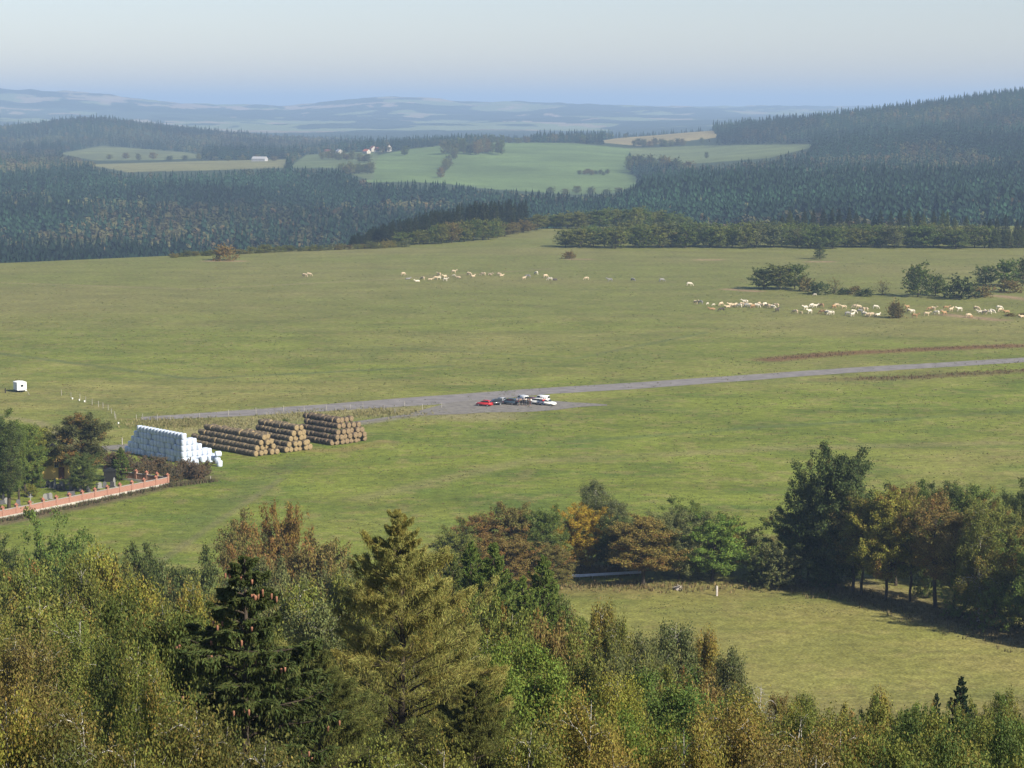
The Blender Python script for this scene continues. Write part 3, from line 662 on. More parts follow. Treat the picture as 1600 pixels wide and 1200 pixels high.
LN = [   # near rank, individually leafed
 ('naspen0', 236, 935, 66, 190, (.085, .105, .024), .2), ('nbirch0', 40, 985, 74, 170, BROWN, .2), ('nbirch1', 150, 1085, 52, 200, (.12, .115, .03), .5), ('nbirch2', 8, 1080, 52, 170, YEL, .5), ('nbirch3', 290, 1100, 50, 200, (.11, .11, .028), .35),
 ('nbirch3', 208, 1000, 60, 120, OLIVE, .3), ('nbirch2', 250, 1030, 56, 130, OLIVE, .4), ('nbirch0', 110, 960, 92, 150, OLIVE, .25), ('nbirch2', 190, 990, 84, 150, OLIVE, .2), ('nbirch1', 330, 1000, 88, 130, OLIVE, .15), ('nbirch3', -20, 960, 90, 150, OLIVE, .3),
 ('nbirch3', 400, 1150, 48, 190, (.1, .1, .028), .3), ('nlarch', 500, 1010, 72, 260, (.095, .105, .026), .2), ('nbirch1', 560, 1150, 50, 180, OLIVE, .2),
 ('naspen1', 825, 1010, 84, 170, BRIGHT, .05), ('nbirch2', 760, 990, 95, 130, OLIVE, .35), ('nbirch0', 905, 1085, 60, 190, GOLD, .7), ('nbirch3', 958, 1050, 80, 110, YEL, .3), ('naspen0', 1045, 1060, 88, 170, (.105, .15, .032), .1),
 ('naspen1', 1000, 1110, 66, 170, BRIGHT, .05), ('nbirch1', 1120, 1080, 74, 170, GOLD, .6), ('nbirch2', 1175, 1110, 62, 200, BROWN, .65), ('nbirch0', 1085, 1130, 56, 170, GOLD, .6), ('nbirch3', 820, 1130, 56, 150, OLIVE, .3), ('nlarch', 740, 1060, 68, 230, (.10, .11, .028), .2),
 ('nbirch1', 1250, 1115, 72, 150, OLIVE, .5), ('nbirch2', 1310, 1130, 64, 170, BROWN, .6), ('naspen0', 1345, 1110, 76, 150, OLIVE, .25), ('naspen1', 1410, 1120, 72, 170, (.07, .10, .024), .3), ('naspen0', 1470, 1130, 66, 160, OLIVE, .35), ('naspen1', 1535, 1130, 68, 170, (.068, .10, .024), .15), ('naspen0', 1595, 1120, 70, 160, GREEN, .2),
 ('naspen1', 1380, 1165, 54, 180, OLIVE, .3), ('nbirch0', 1270, 1165, 52, 170, BROWN, .5), ('naspen0', 1500, 1165, 52, 190, (.07, .10, .024), .2), ('nbirch2', 690, 1160, 50, 170, OLIVE, .3), ('nbirch3', 970, 1165, 50, 170, GOLD, .55), ('nbirch1', 60, 1150, 46, 190, (.11, .12, .03), .4), ('nbirch0', 230, 1165, 46, 190, OLIVE, .4), ('naspen1', 1600, 1170, 52, 170, OLIVE, .2),
 ('nbirch0', 640, 1010, 100, 120, OLIVE, .3), ('nbirch2', 430, 985, 100, 120, OLIVE, .2),('nbirch1', 1140, 1170, 50, 170, BROWN, .6),
 # fillers deeper in the wood
 ('mbirch1', 70, 930, 118, 130, OLIVE, .3), ('mbirch3', 180, 935, 112, 130, OLIVE, .3), ('mbroad2', 600, 900, 170, 120, GREY, .1), ('mbroad3', 660, 905, 165, 110, OLIVE, .2), ('mbirch0', 300, 965, 112, 110, OLIVE, .3),
 ('mbroad0', 130, 900, 180, 120, OLIVE, .2), ('mbroad1', 20, 870, 185, 120, OLIVE, .3), ('mbroad2', 255, 900, 180, 110, GREY, .2), ('mbroad3', 320, 895, 180, 100, GREY, .1), ('mbroad4', 400, 905, 175, 120, GREY, .1), ('mbroad0', 620, 950, 120, 160, OLIVE, .2), ('mbroad1', 700, 925, 128, 130, OLIVE, .2), ('mbroad2', 770, 940, 118, 120, OLIVE, .3), ('mbroad3', 920, 1000, 112, 110, OLIVE, .2), ('mbroad4', 985, 1015, 108, 110, GREY, .2), ('mbroad0', 1060, 1035, 104, 100, OLIVE, .2),
]
def place_wood(rows, grp, place):
    rows = sorted(rows, key=lambda r: r[1]); cnt = {}
    tot = {}
    for r in rows:
        k = NAMES[r[0][1:].rstrip('0123456789')].replace('_', ' '); tot[k] = tot.get(k, 0) + 1
    for r in rows:
        key, px, top, d, w, col, turned = r; k = NAMES[key[1:].rstrip('0123456789')].replace('_', ' '); cnt[k] = cnt.get(k, 0) + 1
        cn = CN.get(col) or ('dark' if sum(col) < .09 else 'golden olive' if col[0] > .1 else 'leafy green')
        if turned >= .5 and col not in (GOLD, RED, RUST, BROWN): cn += ' and gold'
        if col[1] > 1.3 * col[0] and kind_is(key, 'aspen') and col not in CN: cn = 'fresh green'
        lb = f'{cn} {k}, {ordinal(cnt[k])} from the left {place}' if tot[k] > 1 else f'{cn} {k}, the only one {place}'
        tree_top(key, px, top, d, w * (1.5 if d < 100 else 1.25 if d < 200 else 1.1) * (1.5 if 'larch' in key or 'spruce' in key else 1), col, turned * (.75 if 'birch' in key else .55), lb, grp)
def kind_is(key, k): return key[1:].rstrip('0123456789') == k
far_rows = [r for r in LM if r[3] >= 200]; mid_rows = [r for r in LM + LN if 100 < r[3] < 200]; near_rows = [r for r in LN if r[3] <= 100]
place_wood(far_rows, 'trees at the far edge of the hill wood', "along the wood's far edge")
place_wood(mid_rows, 'trees in the middle of the hill wood', 'midway down the hill wood')
place_wood(near_rows, 'tree tops nearest the viewpoint', 'among the lowest near treetops')

# --- row of trees between the meadow and the big pasture
ROW = [  # key, px, base, top, w, colour, turned, label
 ('mbroad0', 715, 925, 815, 80, OLIVE, .2, 'olive tree at the west end of the autumn row'), ('mbroad1', 752, 900, 806, 70, RED, .5, 'red-brown maple behind the smooth dark larches'),
 ('mbroad2', 798, 900, 788, 82, (.165, .15, .042), .45, 'round brown-green maple between the red maple and the dark one'), ('mbroad3', 848, 905, 790, 62, GREEN, .2, 'dark green narrow tree just west of the orange-topped maple'),
 ('mbroad4', 800, 925, 838, 84, (.20, .15, .042), .4, 'low rusty maple in front of the autumn row'), ('mbroad0', 862, 922, 845, 66, (.16, .145, .042), .4, 'low brown-green tree at the end of the white rail'),
 ('mbroad4', 906, 889, 788, 74, (.34, .25, .03), .1, 'maple with orange top and yellow-green sides behind the rail'), ('mbirch0', 924, 880, 750, 66, GREY, .05, 'tall grey-green birch rising over the orange maple'),
 ('mbirch2', 958, 885, 780, 70, GREY, .1, 'grey-green drooping birch beside the taller birch'), ('mbroad3', 965, 895, 802, 60, DARK, .2, 'dark tree behind the orange-brown maple'),
 ('mhigh0', 1006, 914, 806, 100, (.22, .165, .042), .3, 'orange-brown maple with bare trunks showing under its crown'), ('mbroad4', 1060, 905, 795, 90, GREY, .0, 'smooth grey-green willow in the middle of the row'),
 ('mbroad0', 1068, 890, 776, 76, GREEN, .15, 'green treetop standing over the grey-green willow'), ('mbroad1', 1112, 908, 805, 92, BRIGHT, .05, 'bright green tree above the marker post'), ('mbroad3', 1142, 895, 802, 62, GOLD, .3, 'gold-tinged tree on the east side of the bright green one'),
 ('mbare', 1176, 893, 818, 70, BROWN, .2, 'leafless brown thicket in the gap of the row'), ('mbare', 1198, 880, 815, 60, BROWN, .2, 'smaller leafless thicket behind the gap'),
 ('mbroad2', 1232, 905, 795, 76, GREEN, .35, 'brown-green tree east of the leafless gap'), ('mbush0', 1216, 918, 850, 88, GREY, .0, 'low rounded grey-green tree at the meadow edge'), ('mbush1', 1190, 914, 862, 50, DARK, 0, 'small dark bush at the meadow edge'),
 ('mbroad2', 1304, 915, 698, 118, (.066, .085, .025), .03, 'tallest dark green oak towering over the row'), ('mbroad1', 1262, 905, 745, 60, DARK, .0, 'dark side crown tree beside the towering oak'),
 ('mbroad3', 1300, 912, 800, 110, DARK, 0, 'dark shaded tree under the towering oak'),
 ('msparse0', 1332, 924, 762, 80, BROWN, .35, 'thin brown tree with a bare trunk right of the towering oak'), ('msparse1', 1346, 930, 775, 70, OLIVE, .3, 'thin olive tree with a pale straight trunk'),
 ('mhigh0', 1384, 938, 764, 84, YEL, .45, 'yellow-leaved maple standing foremost in the grove'), ('mhigh1', 1400, 915, 758, 74, BROWN, .4, 'brownish tree behind the yellow-leaved maple'),
 ('mbroad3', 1424, 905, 752, 60, GREEN, .2, 'green crown behind the grove'), ('msparse1', 1422, 940, 790, 66, OLIVE, .4, 'slender olive tree next to the yellow-leaved maple'),
 ('msparse0', 1462, 950, 758, 92, BROWN, .5, 'tall purplish brown tree thinning out in the grove'), ('mbroad4', 1468, 900, 752, 78, DARK, .1, 'dark crown behind the purplish brown tree'),
 ('mbroad1', 1508, 905, 758, 86, GREEN, .25, 'leafy green tree at the back of the grove'), ('msparse1', 1490, 962, 800, 76, BROWN, .3, 'sparse brown tree above the earth bank'),
 ('mbirch1', 1528, 972, 790, 80, OLIVE, .35, 'leaning birch with white stem at the grove edge'), ('msparse0', 1540, 965, 820, 80, BROWN, .4, 'sparse brown tree behind the leaning birch'),
 ('mbroad2', 1552, 925, 775, 80, OLIVE, .2, 'olive crown near the end of the grove'), ('mbroad0', 1578, 970, 800, 80, OLIVE, .4, 'yellowing tree at the end of the grove'), ('mbroad3', 1604, 920, 752, 66, DARK, 0, 'dark green tree cut by the edge of the view'),
 ('mbush0', 1500, 968, 900, 60, GREEN, .2, 'low green bush under the sparse brown trees'), ('mbush1', 1555, 985, 905, 70, GREEN, .3, 'bush at the foot of the leaning birch'), ('mbush0', 1600, 985, 900, 70, DARK, .1, 'dark bush at the corner of the grove'), ('mbush1', 1290, 918, 868, 60, DARK, 0, 'dark undergrowth bush under the towering oak'),
 ('mbush0', 1445, 935, 880, 46, DARK, .1, 'dark bush between trunks of the grove'), ('mbroad4', 1655, 1000, 820, 120, GREEN, .1, 'green tree just outside the view'), ('mbroad1', 1690, 960, 800, 120, GREEN, .1, 'second green tree just outside the view'), ('mspruce', 1690, 1022, 880, 60, DARK, 0, 'spruce just outside the view'),
 # cemetery
 ('mpoplar', 14, 794, 652, 44, DARK, .0, 'columnar dark green tree beside the cemetery wall'), ('mbroad0', -6, 765, 642, 76, GREEN, .3, 'dark tree with a browning top at the edge of the cemetery'), ('mhigh0', 40, 770, 658, 54, GREEN, .1, 'green tree standing behind the columnar one'),
 ('mhigh0', 64, 750, 664, 52, YEL, .1, 'light green tree in front of the yellow chapel'), ('mpoplar', 30, 782, 668, 30, GREEN, .1, 'second columnar green tree close to the cemetery wall'), ('mbroad1', 50, 768, 694, 40, GREEN, .1, 'low green tree beside the second columnar one'), ('mbroad2', 6, 776, 660, 60, GREEN, .2, 'broad green tree filling the corner of the cemetery'),
 ('mhigh1', 128, 752, 646, 74, (.075, .085, .028), .6, 'big round brown-green tree over the gravestones'), ('mbroad4', 130, 768, 706, 46, DARK, .0, 'low dark lower crown beside the big round tree'),
 ('mspruce', 190, 750, 698, 30, GREEN, .0, 'small pointed conifer at the cemetery corner'), ('mspruce', 178, 748, 712, 18, GREEN, 0, 'smallest conifer at the cemetery corner'), ('mbush0', 48, 776, 756, 26, YEL, .1, 'small light bush among the gravestones'), ('mbroad2', -40, 790, 660, 80, DARK, 0, 'dark tree just outside the view by the cemetery'),
 
 # bushes
 ('mbush0', 446, 662, 653, 12, GREEN, 0, 'tiny green bush between two straw stacks'),
]
for key, px, b, t, w, col, tu, lb in ROW: tree_base(key, px, b, t, w * (1.28 if 'broad' in key or 'high' in key else 1.15), col, tu * .6, lb)

# --- trees and bushes on the upper pasture and at its edge
UP = [
 ('fbroad0', 1194, 452, 417, 42, DARK, .1, 'dark round tree, west one of the pasture clump'), ('fbroad1', 1218, 452, 411, 48, OLIVE, .2, 'olive middle tree of the pasture clump'), ('fbroad2', 1242, 452, 411, 38, GREEN, .05, 'greener east tree of the pasture clump'), ('fbush0', 1260, 455, 428, 28, BROWN, .2, 'brownish bush at the side of the pasture clump'),
 ('fbush1', 1278, 460, 440, 34, DARK, .0, 'low dark bush in the hedge line'), ('fbare', 1304, 458, 430, 26, BROWN, .2, 'leafless small tree in the hedge line'), ('fbush0', 1318, 460, 448, 24, DARK, .1, 'small dark bush beside the leafless tree'), ('fbush1', 1336, 460, 446, 22, BROWN, .2, 'small brown bush in the hedge line'), ('fbush0', 1351, 463, 448, 26, DARK, .1, 'round dark bush at the end of the hedge line'),
 ('fbare', 1379, 461, 432, 24, BROWN, .3, 'leafless shrub standing alone between bushes'), ('fbroad3', 1434, 464, 408, 42, GREEN, .1, 'tall grey-green tree at the pasture hedge'), ('fbroad1', 1462, 462, 428, 36, GREEN, .05, 'lighter tree joined to the tall hedge tree'), ('fbush0', 1502, 467, 425, 56, DARK, .0, 'big round dark green bush at the pasture hedge'), ('fbush1', 1534, 464, 444, 36, BROWN, .3, 'reddish scrub by the big round bush'),
 ('fbroad2', 1540, 446, 414, 34, GREEN, .05, 'round tree behind the reddish scrub'), ('fbroad0', 1572, 448, 403, 38, GREEN, .1, 'grey-green tree near the edge of the view'), ('fbroad3', 1598, 447, 398, 30, DARK, .0, 'dark tree at the edge of the view on the pasture'), ('fbush1', 1578, 457, 436, 40, BROWN, .2, 'brown scrub below the grey-green tree'), ('fbare', 1400, 497, 463, 32, RUST, .3, 'brown bush with the cattle herd around it'), ('fbush0', 1400, 497, 466, 26, BROWN, .3, 'low brown leaves of the bush amid the cattle'),
 ('fspruce0', 1281, 405, 374, 17, DARK, 0, 'lone dark conifer standing on the upper pasture'), ('fbush1', 350, 407, 381, 36, RUST, .3, 'lone rusty bush at the far rim of the pasture'), ('fbush0', 889, 404, 390, 20, RUST, .4, 'small reddish bush on the far pasture'),
]
for key, px, b, t, w, col, tu, lb in UP: tree_base(key, px, b, t, w * 1.22, col, tu * .5, lb)
for i in range(2):
    tree_base('fbush0', 1578 + i * 20, 494, 488, 20, RUST, .3, ['low rusty scrub by the last cattle', 'second patch of rusty scrub by the last cattle'][i])

def rim(n, px0, px1, base, top, keys, cols, wpx, what, grp, jit=6, dback=0, seed=1):
    rr = random.Random(seed); st = []
    for i in range(n):
        px = px0 + (px1 - px0) * (i + .5) / n + rr.uniform(-.3, .3) * (px1 - px0) / n
        b = np.interp(px, *base); d = G(px, b).y + rr.uniform(0, dback); tp = np.interp(px, *top) + rr.uniform(-jit, jit)
        st.append((px, d, tp, rr.choice(keys), rr.choice(cols)))
    tot = {}
    for k, (px, d, tp, key, col) in enumerate(sorted(st)):
        t = P(px, tp, d); g = float(ground_z(t.x, d)); kd = {'spruce': 'spruce', 'broad': 'tree', 'bush': 'bush'}[key[1:].rstrip('0123456789')]
        tree(key, t.x, d, max(t.z - g, 2.5), wpx * (1.35 if 'broad' in key else 1.1) * rr.uniform(.8, 1.25) * d / F, col, rr.uniform(0, .10), f'{CN.get(col, "dark")} {kd}, {ordinal(k + 1)} from the left {what}', grp, z=g)
F_ = ['fbroad0', 'fbroad1', 'fbroad2', 'fbroad3']; FSP = ['fspruce0', 'fspruce1', 'fspruce2']
rim(34, 878, 1550, ([870, 1600], [388, 389]), ([870, 885, 960, 1010, 1080, 1160, 1300, 1550], [362, 354, 352, 348, 345, 350, 352, 356]), F_, [OLIVE, OLIVE, GREEN, GREEN, GREY], 34, 'in the leafy row along the far pasture', 'leafy row along the far pasture', 5, 15, 1)
rim(24, 890, 1540, ([870, 1600], [385, 386]), ([870, 960, 1080, 1300, 1550], [356, 350, 344, 348, 350]), F_, [OLIVE, GREEN, GREY, GREEN], 32, 'in the second leafy line at the far pasture', 'second leafy line at the far pasture', 5, 30, 12)
rim(34, 1175, 1620, ([870, 1600], [380, 380]), ([1170, 1200, 1215, 1260, 1300, 1330, 1350, 1380, 1440, 1480, 1500, 1560, 1620], [352, 345, 332, 330, 326, 326, 338, 328, 328, 334, 344, 340, 338]), FSP, [DARK, (.03, .045, .018), (.022, .036, .018)], 15, 'behind the leafy row at the far pasture', 'spruces behind the leafy row', 6, 90, 2)
rim(14, 1545, 1630, ([870, 1600], [387, 388]), ([1500, 1640], [360, 358]), FSP, [DARK], 17, 'in the young plantation past the leafy row', 'young spruce plantation', 2, 10, 3)
rim(20, 835, 1075, ([800, 1100], [361, 358]), ([830, 870, 930, 1000, 1060, 1080], [334, 333, 326, 323, 334, 342]), F_, [OLIVE, OLIVE, GREEN, GREY], 26, 'in the wood at the tip of the pasture', 'wood at the tip of the pasture', 3, 60, 4)
rim(105, 545, 822, ([540, 700, 770, 825], [386, 380, 370, 357]), ([545, 600, 640, 700, 760, 822], [372, 352, 338, 324, 316, 314]), FSP, [(.022, .036, .016), (.03, .044, .018)], 16, 'in the dark conifer block at the pasture rim', 'dark conifer block at the pasture rim', 5, 170, 5)
rim(16, 620, 822, ([540, 700, 770, 825], [386, 381, 374, 362]), ([600, 640, 700, 760, 822], [370, 360, 348, 342, 346]), F_, [OLIVE, GREY, GREEN, BROWN], 26, 'in front of the dark conifer block', 'leafy trees in front of the conifer block', 4, 8, 6)
rim(34, 268, 640, ([265, 400, 550, 640], [403, 396, 390, 386]), ([265, 340, 420, 550, 640], [393, 390, 383, 381, 372]), ['fbush0', 'fbush1', 'fbroad0'], [OLIVE, BROWN, OLIVE, GREY, GOLD], 16, 'of the hedge along the pasture rim', 'hedge along the pasture rim', 3, 6, 7)

# --- copses and lone trees on the green fields beyond the valley
def far_tree(px, base_d, top, wpx, key, col, label, grp=None):
    x = (px - 800) / 3515 * base_d; g = float(ground_z(x, base_d)); t = P(px, top, base_d)
    tree(key, t.x, base_d, max(t.z - g, 6), wpx * base_d / F, col, .2, label, grp, z=g)
def field_d(px, py):
    """distance at which the sight line through (px, py) meets the country beyond the valley"""
    d = np.arange(2450, 4800, 8.0); x = (px - 800) / 3515 * d; z = ground_z(x, d); _, pp = proj(x, d, z)
    ok = np.where(pp <= py)[0]
    return float(d[ok[0]]) if len(ok) else 3800.0
def scatter(n, px0, px1, base, h, w, cols, what, grp, seed, keys=F_):
    rr = random.Random(seed)
    for i in range(n):
        px = px0 + (px1 - px0) * (i + .5) / n + rr.uniform(-2, 2); b = base if not callable(base) else base(px); b += rr.uniform(-1.5, 1.5)
        d = field_d(px, b); x = (px - 800) / 3515 * d; g = float(ground_z(x, d)); hh = h * rr.uniform(.75, 1.2) * d / F; col = rr.choice(cols)
        tree(rr.choice(keys), x, d, hh, w * rr.uniform(.8, 1.25) * d / F, col, .2, f'{CN[col]} tree, {ordinal(i + 1)} from the left {what}', grp, z=g)
A4 = [OLIVE, GREEN, DARK, GREY, BROWN]
scatter(16, 692, 785, 241, 22, 14, [DARK, GREEN, GREY, BROWN], 'of the copse on the green dome field', 'copse on the green dome field', 1)
scatter(9, 800, 935, 223, 12, 14, A4, 'along the crest of the green dome field', 'trees along the crest of the green field', 2)
scatter(9, 716, 800, 222, 12, 14, [DARK, GREEN, GREY], 'on the crest behind the copse', 'trees on the crest behind the copse', 22)
scatter(8, 903, 952, 273, 8, 9, [BROWN, DARK], 'of the short thicket on the green field', 'short thicket on the green field', 3)
scatter(12, 980, 1080, lambda p: 268 + (p - 980) * .06, 26, 18, A4, 'of the wood biting into the green field', 'wood biting into the green field', 4)
scatter(8, 686, 712, lambda p: 245 + (712 - p) * 1.4, 16, 13, [GREY, OLIVE, BROWN], 'of the strip running down the green field', 'strip running down the green field', 5)
scatter(10, 985, 1070, 229, 12, 12, A4, 'beneath the tan field', 'trees beneath the tan field', 6)
scatter(6, 935, 1110, lambda p: 220 - (p - 935) * .1, 10, 9, A4, 'beside the tan field', 'trees beside the tan field', 7)
scatter(10, 500, 580, lambda p: 247 + (p - 500) * .1, 14, 15, A4, 'by the red-roofed hamlet', 'trees by the red-roofed hamlet', 8)
scatter(12, 160, 440, lambda p: 251 - abs(p - 330) * .01, 10, 13, A4, 'of the hedge between the pale fields', 'hedge between the pale fields', 9)
scatter(8, 530, 585, 272, 18, 17, A4, 'at the foot of the hamlet fields', 'trees at the foot of the hamlet fields', 10)
scatter(7, 850, 1000, 304, 12, 14, A4, 'at the lower rim of the green field', 'trees at the lower rim of the green field', 13)
far_tree(632, field_d(632, 243), 227, 15, 'fbroad1', GREEN, 'lone tree on the ridge beside the hamlet')
far_tree(1104, field_d(1104, 248), 237, 8, 'fbroad2', DARK, 'lone tree on the field under the mountain forest')
# ------------------------------------------------------------------ roads
def sheet(name, left, right, z, m, label=None, col=None, br=1.2):
    """strip between two photo-measured ground lines"""
    n = 260
    def line(pp, sd):
        g = np.array([[*G(a, b)[:2]] for a, b in pp]); t = np.linspace(0, 1, len(g)); tt = np.linspace(0, 1, n)
        v = np.column_stack([smooth1(np.interp(tt, t, g[:, k]), 12) for k in (0, 1)]); v[:, 1] += (fbm(v[:, 0] / 7 + sd, v[:, 1] / 7, 3) - .5) * br; return v
    L, Rr = line(left, 1), line(right, 40)
    k = 7; f = np.linspace(0, 1, k)[:, None, None]; v = (L[None] * (1 - f) + Rr[None] * f).reshape(-1, 2)
    v = np.column_stack([v, np.full(len(v), z)]); i = np.arange(k * n).reshape(k, n)
    q = np.stack([i[:-1, :-1], i[:-1, 1:], i[1:, 1:], i[1:, :-1]], -1).reshape(-1, 4)
    o = link(name, mesh_np(name, v, quads=q, mats=[m])); tag(o, kind='structure'); return o
ASPH = mat('worn_airstrip_asphalt', (.15, .14, .135), .9, nscale=.35, col2=(.22, .205, .195), spec=.1)
GRAV = mat('grey_gravel', (.13, .122, .112), .95, nscale=.6, col2=(.21, .195, .17), spec=.1)
sheet('airstrip_road', [(214, 652), (350, 643), (500, 632), (700, 617), (860, 605.5), (1000, 597.5), (1300, 576.5), (1600, 559), (1720, 552)],
      [(214, 656.5), (350, 652), (500, 643), (700, 631), (860, 615.5), (1000, 607.5), (1300, 584.5), (1600, 566), (1720, 559)], .03, ASPH)
sheet('parking_area', [(640, 646), (700, 630), (745, 624), (800, 626), (870, 627), (905, 629), (950, 632)],
      [(640, 650), (700, 648), (760, 645), (820, 644), (870, 641), (905, 636), (950, 634)], .045, GRAV, br=2.0)
sheet('gravel_track', [(545, 660), (590, 654), (640, 647), (690, 642)], [(545, 663), (590, 657), (640, 650), (690, 646)], .038, GRAV)
sheet('field_track', [(120, 703), (160, 697), (200, 694), (235, 690)], [(120, 711), (160, 704), (200, 699), (235, 694)], .03, GRAV)

# ------------------------------------------------------------------ bales
AX = Vector((math.cos(R(47)), -math.sin(R(47)), 0)); BK = Vector((math.sin(R(47)), math.cos(R(47)), 0))   # along the stacks, and towards their far side
STRAWS = mat('golden_straw', (.155, .118, .066), .95, nscale=4, col2=(.30, .225, .122), spec=.05, bump=.6)
WRAP = mat('shade_tinted_white_film', (.53, .59, .69), .38, .06, 3, spec=.4, bump=.08)  # white film tinted blue-grey, shade of the long face put into its colour
NETM = mat('grey_weathered_straw', (.09, .074, .05), .95, nscale=3, col2=(.215, .17, .112), spec=.05, bump=.6)
def bale_mesh(name, r, L, vert, m, m2, seed, lump=.02):
    """round bale: cylinder with softened, slightly bulging ends; straw bales lie along x, wrapped ones stand"""
    rs = np.random.RandomState(seed); k = 20; prof = [(0, -L / 2 - .01), (r * .45, -L / 2 - .012), (r * .80, -L / 2), (r * .93, -L / 2 + .05), (r, -L / 2 + .12), (r * 1.012, -.15), (r * 1.0, .12), (r * 1.01, L / 2 - .14), (r * .93, L / 2 - .05), (r * .80, L / 2), (r * .45, L / 2 + .012), (0, L / 2 + .01)]
    th = np.arange(k) * 2 * math.pi / k; v = []
    for (pr, px_) in prof:
        rad = pr * (1 + rs.normal(size=k) * lump); 
        c = np.column_stack([np.full(k, px_), rad * np.cos(th), rad * np.sin(th) * (.965 if not vert else 1)])
        v.append(c[:, [1, 2, 0]] if vert else c)
    v = np.concatenate(v); n = len(prof); i = np.arange(n * k).reshape(n, k); j = np.roll(i, -1, 1)
    q = np.stack([i[:-1], i[1:], j[1:], j[:-1]], -1).reshape(-1, 4)
    mi = np.repeat([1, 1, 1, 0, 0, 0, 0, 0, 1, 1, 1], k)
    return mesh_np(name, v, quads=q, mats=[m2, m], smooth=True, mi=mi)
SB = [bale_mesh('straw_bale', .62, 1.22, False, STRAWS, NETM, i, .022) for i in range(5)]
STRAWD = mat('dull_straw', (.12, .09, .055), .95, nscale=4, col2=(.25, .185, .11), spec=.05, bump=.6); NETD = mat('dark_weathered_straw', (.07, .056, .042), .95, nscale=3, col2=(.17, .13, .09), spec=.05, bump=.6)
SBD = [bale_mesh('straw_bale', .62, 1.22, False, STRAWD, NETD, 60 + i, .022) for i in range(4)]
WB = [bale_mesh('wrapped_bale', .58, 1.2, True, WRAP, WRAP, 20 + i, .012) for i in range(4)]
rb = random.Random(12)
def bale(me, name, p, rz, label, group, tilt=(0, 0), sc=1.0):
    o = link(name, rb.choice(me), None, p); o.rotation_euler = (tilt[0], tilt[1], rz); o.scale = (1, sc, sc); tag(o, label, name.replace('_', ' '), group)
ang = math.atan2(AX.y, AX.x)
def straw_stack(px, py, layers, n, width, what, skip=(), nm='', SB=None):
    SB = SB or globals()['SB']
    o0 = G(px, py)             # foot of the near end, front edge
    for k in range(layers):
        nl = n - (k > 1) * rb.randint(0, 2); sh = rb.uniform(-.45, .45) + (1.6 if k == layers - 1 and width > 7 else 0)
        w = width - k
        for j in range(w):
            idx = range(nl) if (j == 0 or k == layers - 1 and j < 2) else range(1)
            for i in idx:
                p = o0 - AX * (.62 + i * 1.26 + sh + rb.uniform(-.06, .06) + (rb.uniform(-.5, .5) if j else 0)) + BK * (.62 + (j + k * .5) * 1.25 + rb.uniform(-.10, .10)); p.z = .60 + k * 1.06 + rb.uniform(-.05, .05)
                lay = ['bottom', 'second', 'third', 'fourth', 'fifth', 'top'][k] if k < layers - 1 else 'top'
                if j == 0: lb = f'straw bale, {ordinal(i + 1)} from the near end, front of the {lay} layer, {what}'
                elif i == 0: lb = f'straw bale, {ordinal(j + 1)} across on the sunny end, {lay} layer, {what}'
                else: lb = f'straw bale, {ordinal(i + 1)} from the near end, rear of the top layer, {what}'
                bale(SB, 'straw_bale', p, ang + rb.uniform(-.03, .03) + (math.pi if rb.random() < .5 else 0), lb, 'straw bales ' + nm, (rb.uniform(0, 6.28), 0), rb.uniform(.92, 1.05))
straw_stack(396, 714, 4, 18, 5, 'low stack', nm='of the low stack beside the white bales')
straw_stack(444, 708, 5, 12, 6, 'middle stack', nm='of the middle stack')
straw_stack(518, 697, 5, 11, 8, 'far stack', nm='of the tall far stack', SB=SBD)
def white_stack():
    o0 = G(286, 725); L = 5
    for k in range(L):
        left = 18 - (k > 0) - (k > 1) - (k > 2) - (k > 3) * 1; w = [7, 6, 4, 3, 1][k]
        for j in range(w):
            for i in (range(left) if j == 0 else range(3 if k == L - 1 else 2)):
                p = o0 - AX * (.6 + i * 1.17 + rb.uniform(-.03, .03)) + BK * (.6 + j * 1.2 + rb.uniform(-.05, .05)); p.z = .6 + k * 1.19
                if j == 0 and i > 1 and rb.random() < .16: p += BK * .42; p.z += .04
                lay = ['bottom', 'second', 'third', 'fourth', 'top'][k]
                lb = (f'white wrapped bale, {ordinal(i + 1)} from the near corner along the {lay} layer' if j == 0 else
                      f'white wrapped bale on the sunny side, {ordinal(j + 1)} back, {["outer", "inner", "third"][i]} column of the {lay} layer')
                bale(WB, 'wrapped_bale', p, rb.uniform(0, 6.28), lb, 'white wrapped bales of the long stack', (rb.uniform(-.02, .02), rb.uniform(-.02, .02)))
    for px, py, z, lb, tl in ((295, 731, .58, 'white wrapped bale lying loose before the near corner of the stack', 1.57), (306, 727, .6, 'white wrapped bale standing loose at the foot of the sunny side', 0),
                          (317, 722, .6, 'loose white bale beside the lowest step of the stack', 0), (328, 722, .6, 'second loose white bale beyond the lowest step', 0), (335, 721, .58, 'loose white bale tipped on its side at the far tip', 1.57),
                          (343, 729, .6, 'white bale standing alone nearest the open grass', 0), (341, 723, 1.75, 'white bale tipped on top of two others at the far tip', 1.57), (340, 724.5, .6, 'white bale under the tipped one at the far tip', 0)):
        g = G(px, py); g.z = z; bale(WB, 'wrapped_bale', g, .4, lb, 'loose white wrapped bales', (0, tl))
white_stack()

